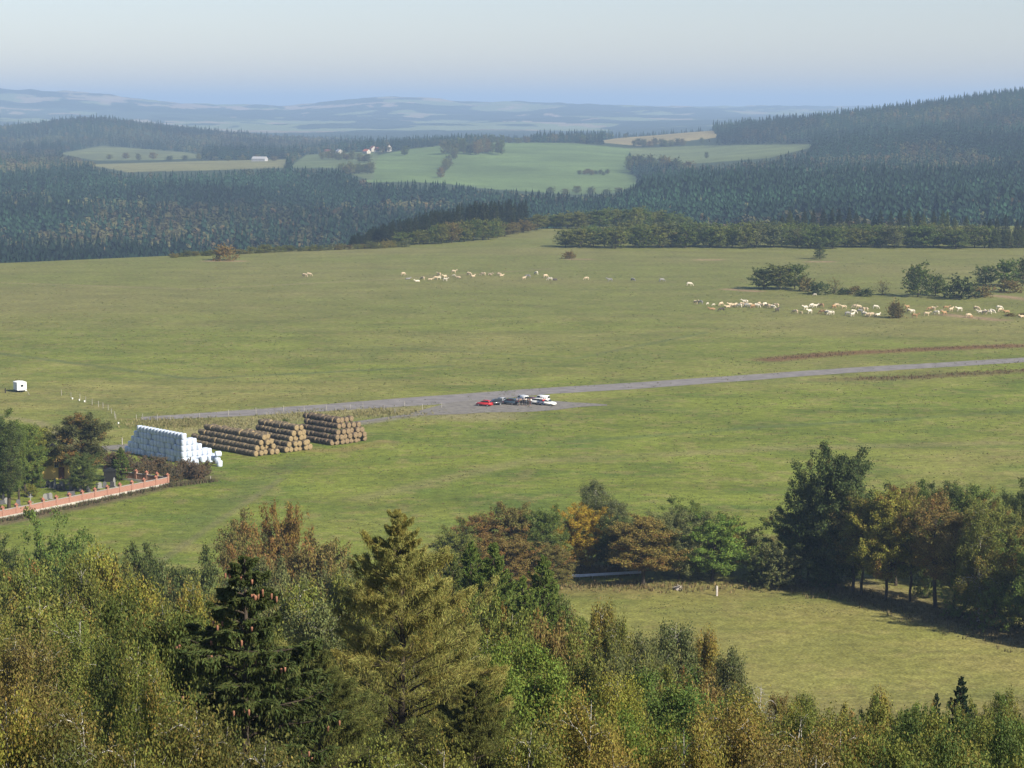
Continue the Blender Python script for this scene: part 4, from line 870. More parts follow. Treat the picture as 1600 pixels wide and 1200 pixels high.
# ------------------------------------------------------------------ mesh helpers for built things
class MB:
    def __init__(s): s.bm = bmesh.new()
    def box(s, c, d, rz=0, bev=0):
        M = Matrix.Translation(c) @ Matrix.Rotation(rz, 4, 'Z') @ Matrix.Diagonal((*d, 1)); r = bmesh.ops.create_cube(s.bm, size=1, matrix=M)
        if bev:
            es = list({e for v in r['verts'] for e in v.link_edges}); bmesh.ops.bevel(s.bm, geom=es, offset=bev, segments=2, affect='EDGES')
        return s
    def prism(s, prof, w, y0=None):
        """profile in x,z extruded along y, centred"""
        y0 = -w / 2 if y0 is None else y0
        a = [s.bm.verts.new((x, y0, z)) for x, z in prof]; b = [s.bm.verts.new((x, y0 + w, z)) for x, z in prof]; n = len(prof)
        s.bm.faces.new(a); s.bm.faces.new(list(reversed(b)))
        for i in range(n): s.bm.faces.new((a[i], b[i], b[(i + 1) % n], a[(i + 1) % n]))
        return s
    def cyl(s, c, r, L, axis='Z', k=14, r2=None):
        M = Matrix.Translation(c) @ {'Z': Matrix(), 'Y': Matrix.Rotation(math.pi / 2, 4, 'X'), 'X': Matrix.Rotation(math.pi / 2, 4, 'Y')}[axis].to_4x4()
        bmesh.ops.create_cone(s.bm, cap_ends=True, segments=k, radius1=r, radius2=r if r2 is None else r2, depth=L, matrix=M); return s
    def build(s, name, m, parent=None, smooth=False, **k):
        bmesh.ops.recalc_face_normals(s.bm, faces=s.bm.faces); me = bpy.data.meshes.new(name); s.bm.to_mesh(me); s.bm.free(); me.materials.append(m)
        if smooth: me.polygons.foreach_set('use_smooth', [True] * len(me.polygons))
        if parent is not None: return part(name, me, parent)
        return link(name, me, None, **k)

# ------------------------------------------------------------------ cemetery
BRICK = bpy.data.materials.new('red_brick')
def _brick(m, c1, c2, mo, sc):
    m.use_nodes = True; n = m.node_tree.nodes; l = m.node_tree.links; b = n['Principled BSDF']; b.inputs['Roughness'].default_value = .9
    tc = n.new('ShaderNodeTexCoord'); mp = n.new('ShaderNodeMapping'); mp.inputs['Rotation'].default_value = (math.pi / 2, 0, 0); t = n.new('ShaderNodeTexBrick'); l.new(tc.outputs['Object'], mp.inputs[0]); l.new(mp.outputs[0], t.inputs[0])
    t.inputs['Color1'].default_value = (*c1, 1); t.inputs['Color2'].default_value = (*c2, 1); t.inputs['Mortar'].default_value = (*mo, 1); t.inputs['Scale'].default_value = sc; t.inputs['Mortar Size'].default_value = .03
    l.new(t.outputs[0], b.inputs['Base Color'])
_brick(BRICK, (.24, .095, .06), (.32, .15, .10), (.30, .20, .15), 4.0)
PLINTH = mat('pale_concrete', (.36, .34, .29), .9, nscale=1.2, col2=(.48, .46, .40)); CAPB = mat('brick_caps', (.27, .11, .07), .85, .3, 3); STONEC = mat('grey_coping', (.30, .27, .24), .9, .15, 2)
def brick_wall(a, b, n, label, first=True):
    L = (b - a).length; rz = math.atan2(b.y - a.y, b.x - a.x); w = empty('cemetery_wall', a, rz); tag(w, label, 'wall')
    mb = MB(); mb.box((L / 2, 0, .22), (L, .46, .46)); mb.build('plinth', PLINTH, w)
    s = L / n; pn = MB(); cp = MB()
    for i in range(n):
        MB().box((s * (i + .5), 0, .45 + .50), (s - .46, .28, 1.0)).build('panel', BRICK, w)
        # coping sags a little between the pillars
        MB().box((s * (i + .5), 0, 1.49), (s - .46, .38, .08)).build('coping', STONEC, w)
    for i in range(n + 1):
        if i == 0 and not first: continue
        p = MB(); p.box((s * i, 0, .45 + .72), (.46, .46, 1.44)); o = p.build('pillar', BRICK, w)
        q = MB(); q.box((s * i, 0, 1.94), (.60, .60, .10)); q.cyl((s * i, 0, 2.15), .40, .32, k=4, r2=.08); q.build('cap', CAPB, o)
A0, A1 = G(-62, 824), G(262, 758)
brick_wall(A0, A1, 16, 'long red brick cemetery wall with capped pillars on a pale plinth')
brick_wall(A1, G(165, 746), 6, 'rear red brick cemetery wall meeting the long one at the corner', first=False)
YW = mat('yellow_plaster', (.74, .52, .17), .85, .08, 1.5); ROOFR = mat('brown_red_tiles', (.16, .065, .04), .8, .25, 3); DARKM = mat('dark_opening', (.015, .015, .018), .4); WHT = mat('white_paint', (.75, .75, .73), .6, .05, 2); GLASS = mat('window_glass', (.02, .03, .04), .1, spec=.6)
def house(name, loc, rz, w, dp, h, rh, wm, rm, label, cat, nwin=3, chim=True, group=None):
    t = empty(name, loc, rz); tag(t, label, cat, group)
    wl = MB(); wl.prism([(-dp / 2, 0), (dp / 2, 0), (dp / 2, h), (0, h + rh * .96), (-dp / 2, h)], w)
    o = wl.build('wall', wm, t)
    e = .35; th = .18; k = rh / (dp / 2)
    rf = MB(); rf.prism([(-dp / 2 - e, h - e * k), (0, h + rh), (dp / 2 + e, h - e * k), (dp / 2 + e, h - e * k + th), (0, h + rh + th + .05), (-dp / 2 - e, h - e * k + th)], w + .7)
    r = rf.build('roof', rm, t)
    if chim: MB().box((dp * .12, w * .2, h + rh * .9 + .3), (.6, .6, 1.2)).build('chimney', CAPB, r)
    for sx in (-1, 1):
        for i in range(nwin):
            y = (i + .5) / nwin * w - w / 2
            f = MB().box((sx * (dp / 2 + .02), y, h * .55), (.08, .95, 1.25)).build('window', WHT, t); MB().box((sx * (dp / 2 + .05), y, h * .55), (.06, .75, 1.05)).build('pane', GLASS, f)
    for sy in (-1, 1):
        f = MB().box((0, sy * (w / 2 + .02), h * .75), (.9, .08, 1.2)).build('window', WHT, t); MB().box((0, sy * (w / 2 + .05), h * .75), (.7, .06, 1.0)).build('pane', GLASS, f)
    return t
ch = house('chapel', G(86, 745), R(18), 5.6, 5.2, 3.7, 2.2, YW, ROOFR, 'small yellow plastered cemetery chapel half hidden by trees', 'chapel', nwin=2, chim=False)
d_ = MB().box((.9, -2.84, 1.15), (1.1, .1, 2.3)).build('door', ROOFR, ch)
tb = empty('shadow_black_shed', G(172, 752), R(8)); tag(tb, 'low shed coloured black as shadow beside the small pointed conifers', 'shed')
MB().box((0, 0, 1.0), (2.2, 1.8, 2.0)).build('wall', mat('shadow_black_boards', (.012, .012, .012), .9, .2, 3), tb); MB().prism([(-1.3, 2.0), (1.3, 2.0), (1.3, 2.12), (0, 2.55), (-1.3, 2.12)], 2.1).build('roof', mat('shadow_black_roofing', (.012, .013, .014), .8), tb)  # walls and roof near black: the shadow here is put into their colour
GS = [mat('grey_granite', (.09, .09, .095), .6, .2, 6), mat('dark_granite', (.03, .03, .033), .5, .2, 6), mat('pale_stone', (.22, .215, .20), .8, .12, 5)]  # stone tones all darkened to hold the shade over the graves
def stone_mesh(kind, m):
    b = MB()
    if kind == 0: b.prism([(-.38, 0), (.38, 0), (.36, .9), (.22, 1.08), (0, 1.15), (-.22, 1.08), (-.36, .9)], .18)
    elif kind == 1: b.prism([(-.26, 0), (.26, 0), (.18, 1.55), (0, 1.85), (-.18, 1.55)], .34)
    elif kind == 2: b.prism([(-.08, 0), (.08, 0), (.08, .95), (.34, .95), (.34, 1.11), (.08, 1.11), (.08, 1.5), (-.08, 1.5), (-.08, 1.11), (-.34, 1.11), (-.34, .95), (-.08, .95)], .12)
    else: b.prism([(-.7, 0), (.7, 0), (.66, .75), (-.66, .75)], .22)
    b.box((0, -.05, .06), (1.0 if kind != 3 else 1.7, .5, .14))
    return b
gi = 0
GR = [(535, 815, 0), (552, 808, 0), (572, 820, 1), (605, 835, 0), (620, 838, 0), (665, 835, 1), (740, 842, 0), (780, 852, 0), (395, 803, 0), (450, 815, 2), (725, 782, 0), (1010, 838, 2), (1040, 818, 0), (1090, 812, 0), (1168, 808, 0), (1190, 803, 1), (470, 940, 0), (492, 935, 0), (525, 930, 0),
      (320, 968, 2), (190, 1000, 0), (740, 893, 3), (920, 856, 0), (35, 975, 1), (65, 982, 0), (10, 985, 3), (310, 912, 0), (840, 850, 0), (640, 800, 0), (500, 800, 0)]
GR.sort()
for gi, (x, y, kd) in enumerate(GR):
    m = gi * 7 % 3; o = stone_mesh(kd, GS[m]).build('gravestone', GS[m], None, loc=G(x / 6.665, 640 + y / 6.665), rotz=.35 + rb.uniform(-.15, .15))
    tag(o, f'{["grey", "dark", "pale"][m]} {["rounded gravestone", "tall obelisk gravestone", "cross-shaped gravestone", "wide low gravestone"][kd]}, {ordinal(gi + 1)} from the left in the cemetery', 'gravestone', 'gravestones')
# brown scrub in front of the white bales
rsb = random.Random(4); sc_ = []
for i in range(26):
    px = 172 + i * 5.9; sc_.append((px, rsb.uniform(np.interp(px, [165, 325], [728, 742]), np.interp(px, [165, 260, 325], [742, 756, 749]))))
for i, (px, py) in enumerate(sc_):
    k = ['mbare', 'mbush0', 'mbush1'][i % 3]
    tree_base('mbush%d' % (i % 2), px, py, py - rsb.uniform(22, 31), rsb.uniform(24, 34), rsb.choice([(.15, .12, .075), (.12, .11, .06), (.16, .12, .08)]), .25, f'brown scrubby bush, {ordinal(i + 1)} from the left in the thicket before the white bales', 'thicket in front of the white bales')

# ------------------------------------------------------------------ fences, posts, trailer
WOODP = mat('pale_post_wood', (.30, .28, .235), .85, .2, 5)
WIRE = mat('fence_wire', (.25, .25, .25), .5, metallic=.6)
def post_fence(pts, label, h=1.3):
    g = [G(a, b) for a, b in pts]; o = empty('pasture_fence', g[0]); tag(o, label, 'fence'); o_ = g[0]; T = []
    for i, p in enumerate(g):
        q = p - o_; hh = h * rb.uniform(.85, 1.15); b = MB(); b.cyl((q.x, q.y, hh / 2 - .1), 0.075, hh + .2, k=7, r2=.06); b.build('post', WOODP, o)
        T.append(q + Vector((0, 0, hh * .8)))
    for dz in (0, -.45):
        t = Tubes(); t.add([tuple(p + Vector((0, 0, dz))) for p in T], [.012] * len(T), 3); part('wire', t.mesh('wire', WIRE), o)
post_fence([(96, 618), (111, 622), (125, 624), (134, 629), (144, 632.5), (154, 636), (161, 638), (169, 641), (174, 646), (179, 650), (179.5, 653), (181, 656)], 'short pasture fence curving down from the white trailer')
post_fence([(213, 656), (223, 655.5), (246, 658), (266, 658), (312, 654), (357, 649), (400, 646), (443, 643), (475, 642), (510, 641), (547, 639), (567, 637), (600, 641), (617, 646), (632, 635), (660, 640), (690, 637)], 'long post fence between the airstrip and the straw stacks')
def single_post(px, py, h, r, label, m=WOODP):
    b = MB(); b.cyl((0, 0, h / 2 - .1), r, h + .2, k=8, r2=r * .85); tag(b.build('wooden_post', m, None, loc=G(px, py)), label, 'post')
single_post(191, 695, 1.5, .13, 'pale post standing behind the left end of the white bales')
single_post(350, 677, 1.3, .1, 'pale post in the dry grass behind the low straw stack')
single_post(329, 752, 1.0, .09, 'short post at the tip of the brown thicket')
single_post(8.5, 614, 1.2, .16, 'dark stump-like post beside the white trailer', mat('dark_wood', (.03, .026, .022), .9))
mp_ = empty('marker_post', G(1120, 931), .3); tag(mp_, 'white marker post with a rusty side in the meadow', 'post')
MB().box((0, 0, .68), (.26, .26, 1.55), bev=.02).build('shaft', mat('chalky_paint', (.36, .33, .29), .8, nscale=3, col2=(.46, .43, .40)), mp_); MB().box((.14, 0, .60), (.03, .22, 1.2)).build('rusty_plate', mat('rust', (.22, .08, .035), .9, .3, 5), mp_)
def guard_rail():
    a, b = G(884, 906), G(1002, 899); L = (b - a).length; o = empty('guard_rail', a, math.atan2(b.y - a.y, b.x - a.x)); tag(o, 'pale blue-white rail running behind the orange-brown maple', 'rail')
    MB().prism([(0, .30), (.05, .32), (.09, .40), (.05, .48), (.05, .54), (.09, .62), (.05, .70), (0, .72)], L, 0).build('beam', mat('galvanised_white', (.60, .66, .72), .45, .08, 2), o)
    ob = bpy.data.objects[KIDS[o.name][0].name]; ob.rotation_euler = (0, 0, -math.pi / 2)
    for i in range(int(L / 2) + 1): MB().box((i * 2 + .2, .08, .33), (.08, .12, .72)).build('post', STONEC, o)
guard_rail()
def stump():
    rs = np.random.RandomState(2); t = Tubes()
    for i in range(9):
        a = rs.uniform(0, 6.28); e = np.array([math.cos(a), math.sin(a), rs.uniform(.2, 1)]) * rs.uniform(.6, 1.3); m = e * .5 + [0, 0, .25]; t.add([[0, 0, .25], m, e], [.16, .09, .03], 6)
    t.add([[-.2, 0, 0], [0, 0, .35], [.1, 0, .6]], [.4, .34, .2], 8)
    tag(link('tree_stump', t.mesh('tree_stump', mat('bleached_wood', (.33, .29, .25), .9, .25, 4)), None, G(1060, 922)), 'bleached tangled tree stump at the edge of the meadow', 'stump')
stump()
def trailer():
    g = G(27, 613.5); a = R(30); o = empty('site_trailer', g, a); tag(o, 'small white site trailer with one window on the pasture', 'trailer')
    wm = mat('white_sheet_metal', (.78, .79, .80), .4, .04, 2)
    MB().box((1.2, 1.55, 1.45), (2.4, 3.1, 1.9), bev=.06).build('body', wm, o)
    MB().prism([(-.08, 2.40), (2.48, 2.40), (2.4, 2.50), (1.2, 2.62), (0, 2.50)], 3.2, -.05).build('roof', WHT, o)
    f = MB().box((1.25, -.02, 1.65), (.75, .06, .62)).build('window', STONEC, o); MB().box((1.25, -.05, 1.65), (.62, .05, .5)).build('pane', GLASS, f)
    MB().box((-.02, 1.6, 1.4), (.06, .8, 1.7)).build('door', mat('pale_door', (.6, .63, .68), .5), o)
    MB().box((1.2, 1.55, .42), (.9, 3.3, .12)).build('chassis', DARKM, o)
    for x in (.15, 2.25): w = MB().cyl((x, 1.6, .34), .34, .2, 'X', 16).build('wheel', DARKM, o); MB().cyl((x - .11 if x < 1 else x + .11, 1.6, .34), .17, .04, 'X', 12).build('rim', STONEC, w)
    t = Tubes(); t.add([(1.2, -.1, .42), (1.2, -1.3, .5)], [.05, .04], 5); part('drawbar', t.mesh('drawbar', STONEC), o)
trailer()
b = MB(); b.box((0, 0, .55), (.35, .06, 1.1)); o = b.build('white_board', WHT, None, loc=G(41, 611)); o.rotation_euler = (0, -.25, .3); tag(o, 'white board leaning by the corner of the trailer', 'board')
t = Tubes(); t.add([(0, 0, 0), (-.9, .3, 1.5)], [.05, .05], 6); o = link('leaning_pole', t.mesh('leaning_pole', WOODP), None, G(46, 617)); tag(o, 'pale pole leaning in the grass right beside the trailer', 'pole')
for i, (x, y) in enumerate(((905, 270), (992, 288), (1056, 305), (1480, 578))):
    b = MB(); b.cyl((0, 0, .17), .15, .34, k=12, r2=.19); b.cyl((0, 0, .35), .2, .03, k=12); tag(b.build('white_bucket', WHT, None, loc=G(x / 8, 590 + y / 8)), f'small white bucket, {ordinal(i + 1)} from the trailer along the short fence', 'bucket', 'white buckets by the fence')

# ------------------------------------------------------------------ cars
def paint_mat(): return mat_objcol('car_paint', .35, .04, 3, .5, .6)
CARP = paint_mat(); TYRE = mat('tyre_rubber', (.02, .02, .02), .8); RIMM = mat('alloy', (.45, .46, .48), .35, metallic=.8); HEADL = mat('headlamp_glass', (.75, .78, .8), .1); TAILL = mat('tail_lamp_red', (.35, .01, .01), .2)
CARG = mat('car_glass', (.02, .028, .035), .05, spec=.8)
def car_meshes(kind):
    L, Wd, H = {'hatch': (3.9, 1.7, 1.46), 'estate': (4.5, 1.76, 1.50), 'van': (4.9, 1.9, 2.1), 'sedan': (4.5, 1.75, 1.42)}[kind]
    lo = {'hatch': [(-1.95, .35), (-1.93, .85), (-1.75, .95), (.85, .95), (1.75, .80), (1.95, .60), (1.95, .30)], 'estate': [(-2.25, .35), (-2.23, .9), (-2.1, .98), (1.0, .98), (2.05, .82), (2.25, .6), (2.25, .3)],
          'van': [(-2.45, .35), (-2.45, 1.2), (-2.4, 1.25), (1.5, 1.25), (2.2, 1.05), (2.45, .75), (2.45, .3)], 'sedan': [(-2.25, .35), (-2.22, .85), (-2.05, .97), (1.0, .95), (2.05, .80), (2.25, .58), (2.25, .3)]}[kind]
    hi = {'hatch': [(-1.80, .93), (-1.55, 1.38), (-1.2, 1.46), (-.1, 1.46), (.2, 1.40), (.95, .93)], 'estate': [(-2.15, .96), (-1.95, 1.42), (-1.7, 1.50), (0, 1.50), (.3, 1.44), (1.05, .96)],
          'van': [(-2.42, 1.22), (-2.38, 2.02), (-2.2, 2.1), (.7, 2.1), (.95, 2.0), (1.7, 1.22)], 'sedan': [(-1.75, .94), (-1.1, 1.36), (-.85, 1.42), (.1, 1.42), (.35, 1.36), (1.05, .93)]}[kind]
    return L, Wd, H, lo, hi
def car(kind, px, py, rz, col, label):
    L, Wd, H, lo, hi = car_meshes(kind); o = empty('parked_car' if kind != 'van' else 'parked_van', G(px, py) + Vector((0, 0, .05)), rz); tag(o, label, 'car' if kind != 'van' else 'van', 'vehicles parked beside the airstrip'); o.scale = (.80,) * 3 if kind == 'van' else (.96,) * 3
    b = MB(); b.prism(lo, Wd); bmesh.ops.bevel(b.bm, geom=b.bm.edges[:], offset=.07, segments=2, affect='EDGES')
    body = b.build('body', CARP, o, True); body.color = (*col, 1)
    c = MB(); c.prism(hi, Wd * .84); bmesh.ops.bevel(c.bm, geom=c.bm.edges[:], offset=.06, segments=2, affect='EDGES'); cab = c.build('cabin', CARP, o, True); cab.color = (*col, 1)
    cx = sum(p[0] for p in hi) / len(hi); cz = sum(p[1] for p in hi) / len(hi)
    ins = [(cx + (x - cx) * .86, cz + (z - cz) * .70) for x, z in hi]
    for sy in (-1, 1):
        g = MB(); xs = [p[0] for p in ins]; n = 2 if kind != 'van' else 1
        if kind == 'van': ins2 = [(max(x, .1), z) for x, z in ins]
        else: ins2 = ins
        g.prism(ins2, .03, sy * Wd * .42 - (.015)); g.build('side_window', CARG, o)
    def screen(a, b2, nm):
        (x0, z0), (x1, z1) = a, b2; dx, dz = x1 - x0, z1 - z0; l_ = math.hypot(dx, dz); nx, nz = (dz / l_, -dx / l_); s = 1 if nx * (x0 - cx) + nz * (z0 - cz) > 0 else -1; nx *= s; nz *= s
        p = [(x0 + dx * .12 + nx * .0, z0 + dz * .12 + nz * .0), (x0 + dx * .88, z0 + dz * .88), (x0 + dx * .88 + nx * .02, z0 + dz * .88 + nz * .02), (x0 + dx * .12 + nx * .02, z0 + dz * .12 + nz * .02)]
        MB().prism(p, Wd * .72).build(nm, CARG, o)
    screen(hi[0], hi[1], 'rear_window'); screen(hi[-2], hi[-1], 'windscreen')
    for x in (-L * .31, L * .32):
        for sy in (-1, 1):
            w = MB().cyl((x, sy * (Wd / 2 - .08), .27), .31, .2, 'Y', 18).build('wheel', TYRE, o); MB().cyl((x, sy * (Wd / 2 + .025), .27), .18, .03, 'Y', 12).build('rim', RIMM, w)
    for sy in (-1, 1):
        MB().box((L / 2 - .02, sy * Wd * .36, .66), (.1, .32, .16), bev=.02).build('headlight', HEADL, o); MB().box((-L / 2 + .02, sy * Wd * .40, .78), (.08, .2, .22), bev=.02).build('taillight', TAILL, o)
    for x, nm in ((L / 2, 'front_bumper'), (-L / 2, 'rear_bumper')): MB().box((x, 0, .40), (.14, Wd * .92, .2), bev=.04).build(nm, DARKM if kind == 'van' else CARP, o).color = (*col, 1)
    return o
PI = math.pi
car('hatch', 757, 634.5, PI - .45, (.42, .02, .02), 'bright red hatchback at the west end of the parked cars')
car('hatch', 773, 633, PI + .3, (.02, .022, .026), 'black hatchback right behind the red one')
car('sedan', 783, 630.5, PI + 1.2, (.32, .33, .34), 'silver saloon partly hidden by the black hatchback')
car('estate', 795, 632, PI - .5, (.03, .05, .07), 'dark blue estate in the middle of the parked cars')
car('van', 816, 628.5, PI - 1.0, (.72, .73, .73), 'white van standing behind the group of people')
car('estate', 829, 629.5, PI - 1.1, (.09, .012, .015), 'dark red estate behind the people')
car('estate', 837, 631.5, PI - .6, (.62, .63, .60), 'white estate next to the dark red car')
car('van', 846, 628.5, PI - .5, (.76, .77, .76), 'tall white van rising behind the white estate')
car('hatch', 856, 633.5, -.5, (.74, .75, .70), 'small white hatchback at the east end of the parked cars')

# ------------------------------------------------------------------ skinned figures
def skin(name, verts, edges, radii, sub=1, root=0):
    me = bpy.data.meshes.new(name + '_skel'); bm = bmesh.new(); sk = bm.verts.layers.skin.verify(); vs = [bm.verts.new(v) for v in verts]
    for a, b in edges: bm.edges.new((vs[a], vs[b]))
    for v, r in zip(vs, radii): v[sk].radius = (r, r) if not isinstance(r, tuple) else r
    vs[root][sk].use_root = True; bm.to_mesh(me); bm.free()
    o = bpy.data.objects.new(name + '_skel', me); COL.objects.link(o); m = o.modifiers.new('s', 'SKIN'); m.use_smooth_shade = True
    if sub: s = o.modifiers.new('u', 'SUBSURF'); s.levels = sub; s.render_levels = sub
    dg = C.evaluated_depsgraph_get(); out = bpy.data.meshes.new_from_object(o.evaluated_get(dg)); out.name = name
    bpy.data.objects.remove(o); bpy.data.meshes.remove(me); return out
HIDE = mat_objcol('cattle_hide', .8, .12, 2.5, .15)
def cow_mesh(pose):
    V = []; E = []; Rd = []
    def chain(pts, rr, a=None):
        i0 = a
        for p, r in zip(pts, rr):
            V.append(p); Rd.append(r); i = len(V) - 1
            if i0 is not None: E.append((i0, i))
            i0 = i
        return i0
    z = 0 if pose != 'lie' else -.62
    chain([(-.05, 0, 1.02 + z), (-.45, 0, 1.05 + z), (-.80, 0, 1.10 + z)], [.36, .35, .25])       # belly, loin, rump
    rump = 2; chain([(.42, 0, 1.02 + z)], [.37], 0); sh = 3; chain([(.72, 0, 1.08 + z)], [.26], sh); ch = 4
    if pose == 'graze': nk = [(1.02, 0, .82), (1.22, 0, .48), (1.36, 0, .20), (1.44, 0, .06)]
    else: nk = [(1.0, 0, 1.28 + z), (1.2, 0, 1.47 + z), (1.45, 0, 1.40 + z), (1.62, 0, 1.28 + z)]
    h = chain(nk, [.17, .15, .13, .085], ch); hd = h - 2
    for s in (-1, 1): chain([(nk[1][0] - .02, s * .22, nk[1][2] + .05)], [.035], hd); chain([(nk[1][0] + .03, s * .10, nk[1][2] + .2)], [.022], hd)
    chain([(-1.02, 0, 1.05 + z), (-1.08, 0, .7 + z), (-1.08, 0, .42 + max(z, -.3))], [.04, .03, .05], rump)
    for s in (-1, 1):
        if pose == 'lie':
            chain([(.55, s * .3, .25), (.85, s * .34, .12), (.55, s * .36, .07)], [.12, .08, .05], sh); chain([(-.6, s * .34, .3), (-.25, s * .48, .12), (-.7, s * .48, .07)], [.16, .08, .05], rump)
        else:
            chain([(.52, s * .18, .72), (.56 + .05 * s, s * .18, .40), (.54 + .05 * s, s * .18, .04)], [.14, .075, .06], sh)
            chain([(-.74, s * .19, .74), (-.66, s * .19, .52), (-.88, s * .19, .36), (-.82 + .06 * s, s * .19, .04)], [.19, .11, .07, .06], rump)
    if pose != 'lie' : chain([(-.55, 0, .68)], [.10], 1)
    return skin('cattle_body', V, E, Rd, 1)
COW = {k: cow_mesh(k) for k in ('graze', 'stand', 'lie')}
CC = {'cream': (.45, .36, .24), 'white': (.55, .50, .40), 'ginger': (.30, .19, .10), 'grey': (.20, .195, .18), 'dark': (.07, .06, .05)}
rc = random.Random(8)
def cow(px, py, col, pose, label, group, sz=1.0):
    me = COW[pose].copy() if False else COW[pose]
    o = bpy.data.objects.new('cow' if sz > .7 else 'calf', me); COL.objects.link(o)
    o.location = G(px, py); o.rotation_euler = (0, 0, rc.choice([0, PI]) + rc.uniform(-.9, .9)); o.scale = (sz,) * 3; c = CC[col]; v = rc.uniform(.9, 1.1); o.color = (c[0] * v, c[1] * v, c[2] * v, 1)
    tag(o, label, 'cow' if sz > .7 else 'calf', group)
for me in COW.values(): me.materials.append(HIDE)
far = [(40, 82), (57, 79), (425, 76), (443, 92, 'grey', 'lie'), (480, 101, 'white', 'lie'), (501, 94), (530, 94, 'cream', 'lie'), (553, 93), (563, 92), (565, 78), (588, 88), (590, 99), (623, 68, 'cream', 'stand'), (623, 79, 'white', 'calf'), (640, 86, 'cream', 'lie'), (682, 76), (697, 82, 'cream', 'lie'), (737, 77), (765, 75, 'cream', 'lie'),
       (800, 78), (808, 79, 'cream', 'lie'), (897, 94), (912, 86, 'grey'), (945, 73), (981, 85), (998, 96), (1018, 95, 'dark', 'lie'), (1141, 94), (1232, 101, 'grey'), (1322, 99, 'grey'), (1435, 101, 'grey'), (1543, 117)]
near = [(80, 283), (100, 283, 'grey'), (135, 285, 'white', 'calf'), (163, 290, 'white', 'calf'), (198, 290), (155, 309, 'ginger', 'lie'), (200, 316, 'dark'), (228, 298, 'cream', 'lie'), (240, 295), (253, 297), (265, 295), (282, 298), (308, 281, 'white'), (295, 293), (315, 296, 'grey'), (330, 294), (345, 301, 'ginger'), (362, 299), (372, 291), (385, 296), (400, 291, 'white'), (412, 298), (425, 302), (438, 304), (452, 297),
        (458, 319, 'dark'), (541, 326), (568, 327, 'cream', 'calf'), (607, 326), (588, 308), (618, 297), (632, 301), (661, 298, 'ginger'), (668, 328, 'ginger'), (690, 330), (707, 333), (720, 302, 'ginger'), (732, 296), (765, 305), (783, 335, 'grey'), (810, 326, 'white'), (806, 340), (820, 302), (833, 304), (840, 323, 'grey'), (850, 315), (866, 315), (862, 337), (880, 339), (895, 341), (922, 335, 'white', 'lie'), (913, 304),
        (1060, 306, 'ginger'), (1070, 322), (1082, 325), (1095, 346, 'ginger'), (1150, 337), (1165, 313, 'ginger'), (1180, 313), (1195, 330), (1218, 318, 'cream', 'calf'), (1232, 334, 'ginger'), (1240, 308, 'ginger'), (1262, 318), (1300, 316), (1343, 344), (1357, 346, 'ginger', 'calf'), (1380, 311), (1398, 322, 'white', 'lie'), (1418, 331), (1436, 329), (1452, 325), (1485, 308, 'white'), (1490, 318), (1520, 321, 'ginger', 'lie'), (1590, 344, 'cream', 'lie'), (632, 243, 'white', 'calf')]
def herd(lst, sc, ox, oy, nm, where):
    for i, c in enumerate(sorted(lst)):
        col = c[2] if len(c) > 2 else rc.choice(['cream', 'cream', 'white']); po = c[3] if len(c) > 3 else rc.choice(['graze', 'graze', 'stand']); calf = po == 'calf'; po = 'graze' if calf else po
        vb = {'graze': 'grazing', 'stand': 'standing', 'lie': 'lying down'}[po]
        cow(ox + c[0] / sc, oy + c[1] / sc, col, po, f'{col} {"calf" if calf else "cow"} {vb}, {ordinal(i + 1)} from the left {where}', nm, (.6 if calf else rc.uniform(.98, 1.12)))
herd(far, 2.5, 460, 400, 'cattle scattered over the far pasture', 'among the scattered far cattle')
herd(near, 2.963, 1060, 380, 'cattle herd by the hedge line', 'in the near herd by the hedge')

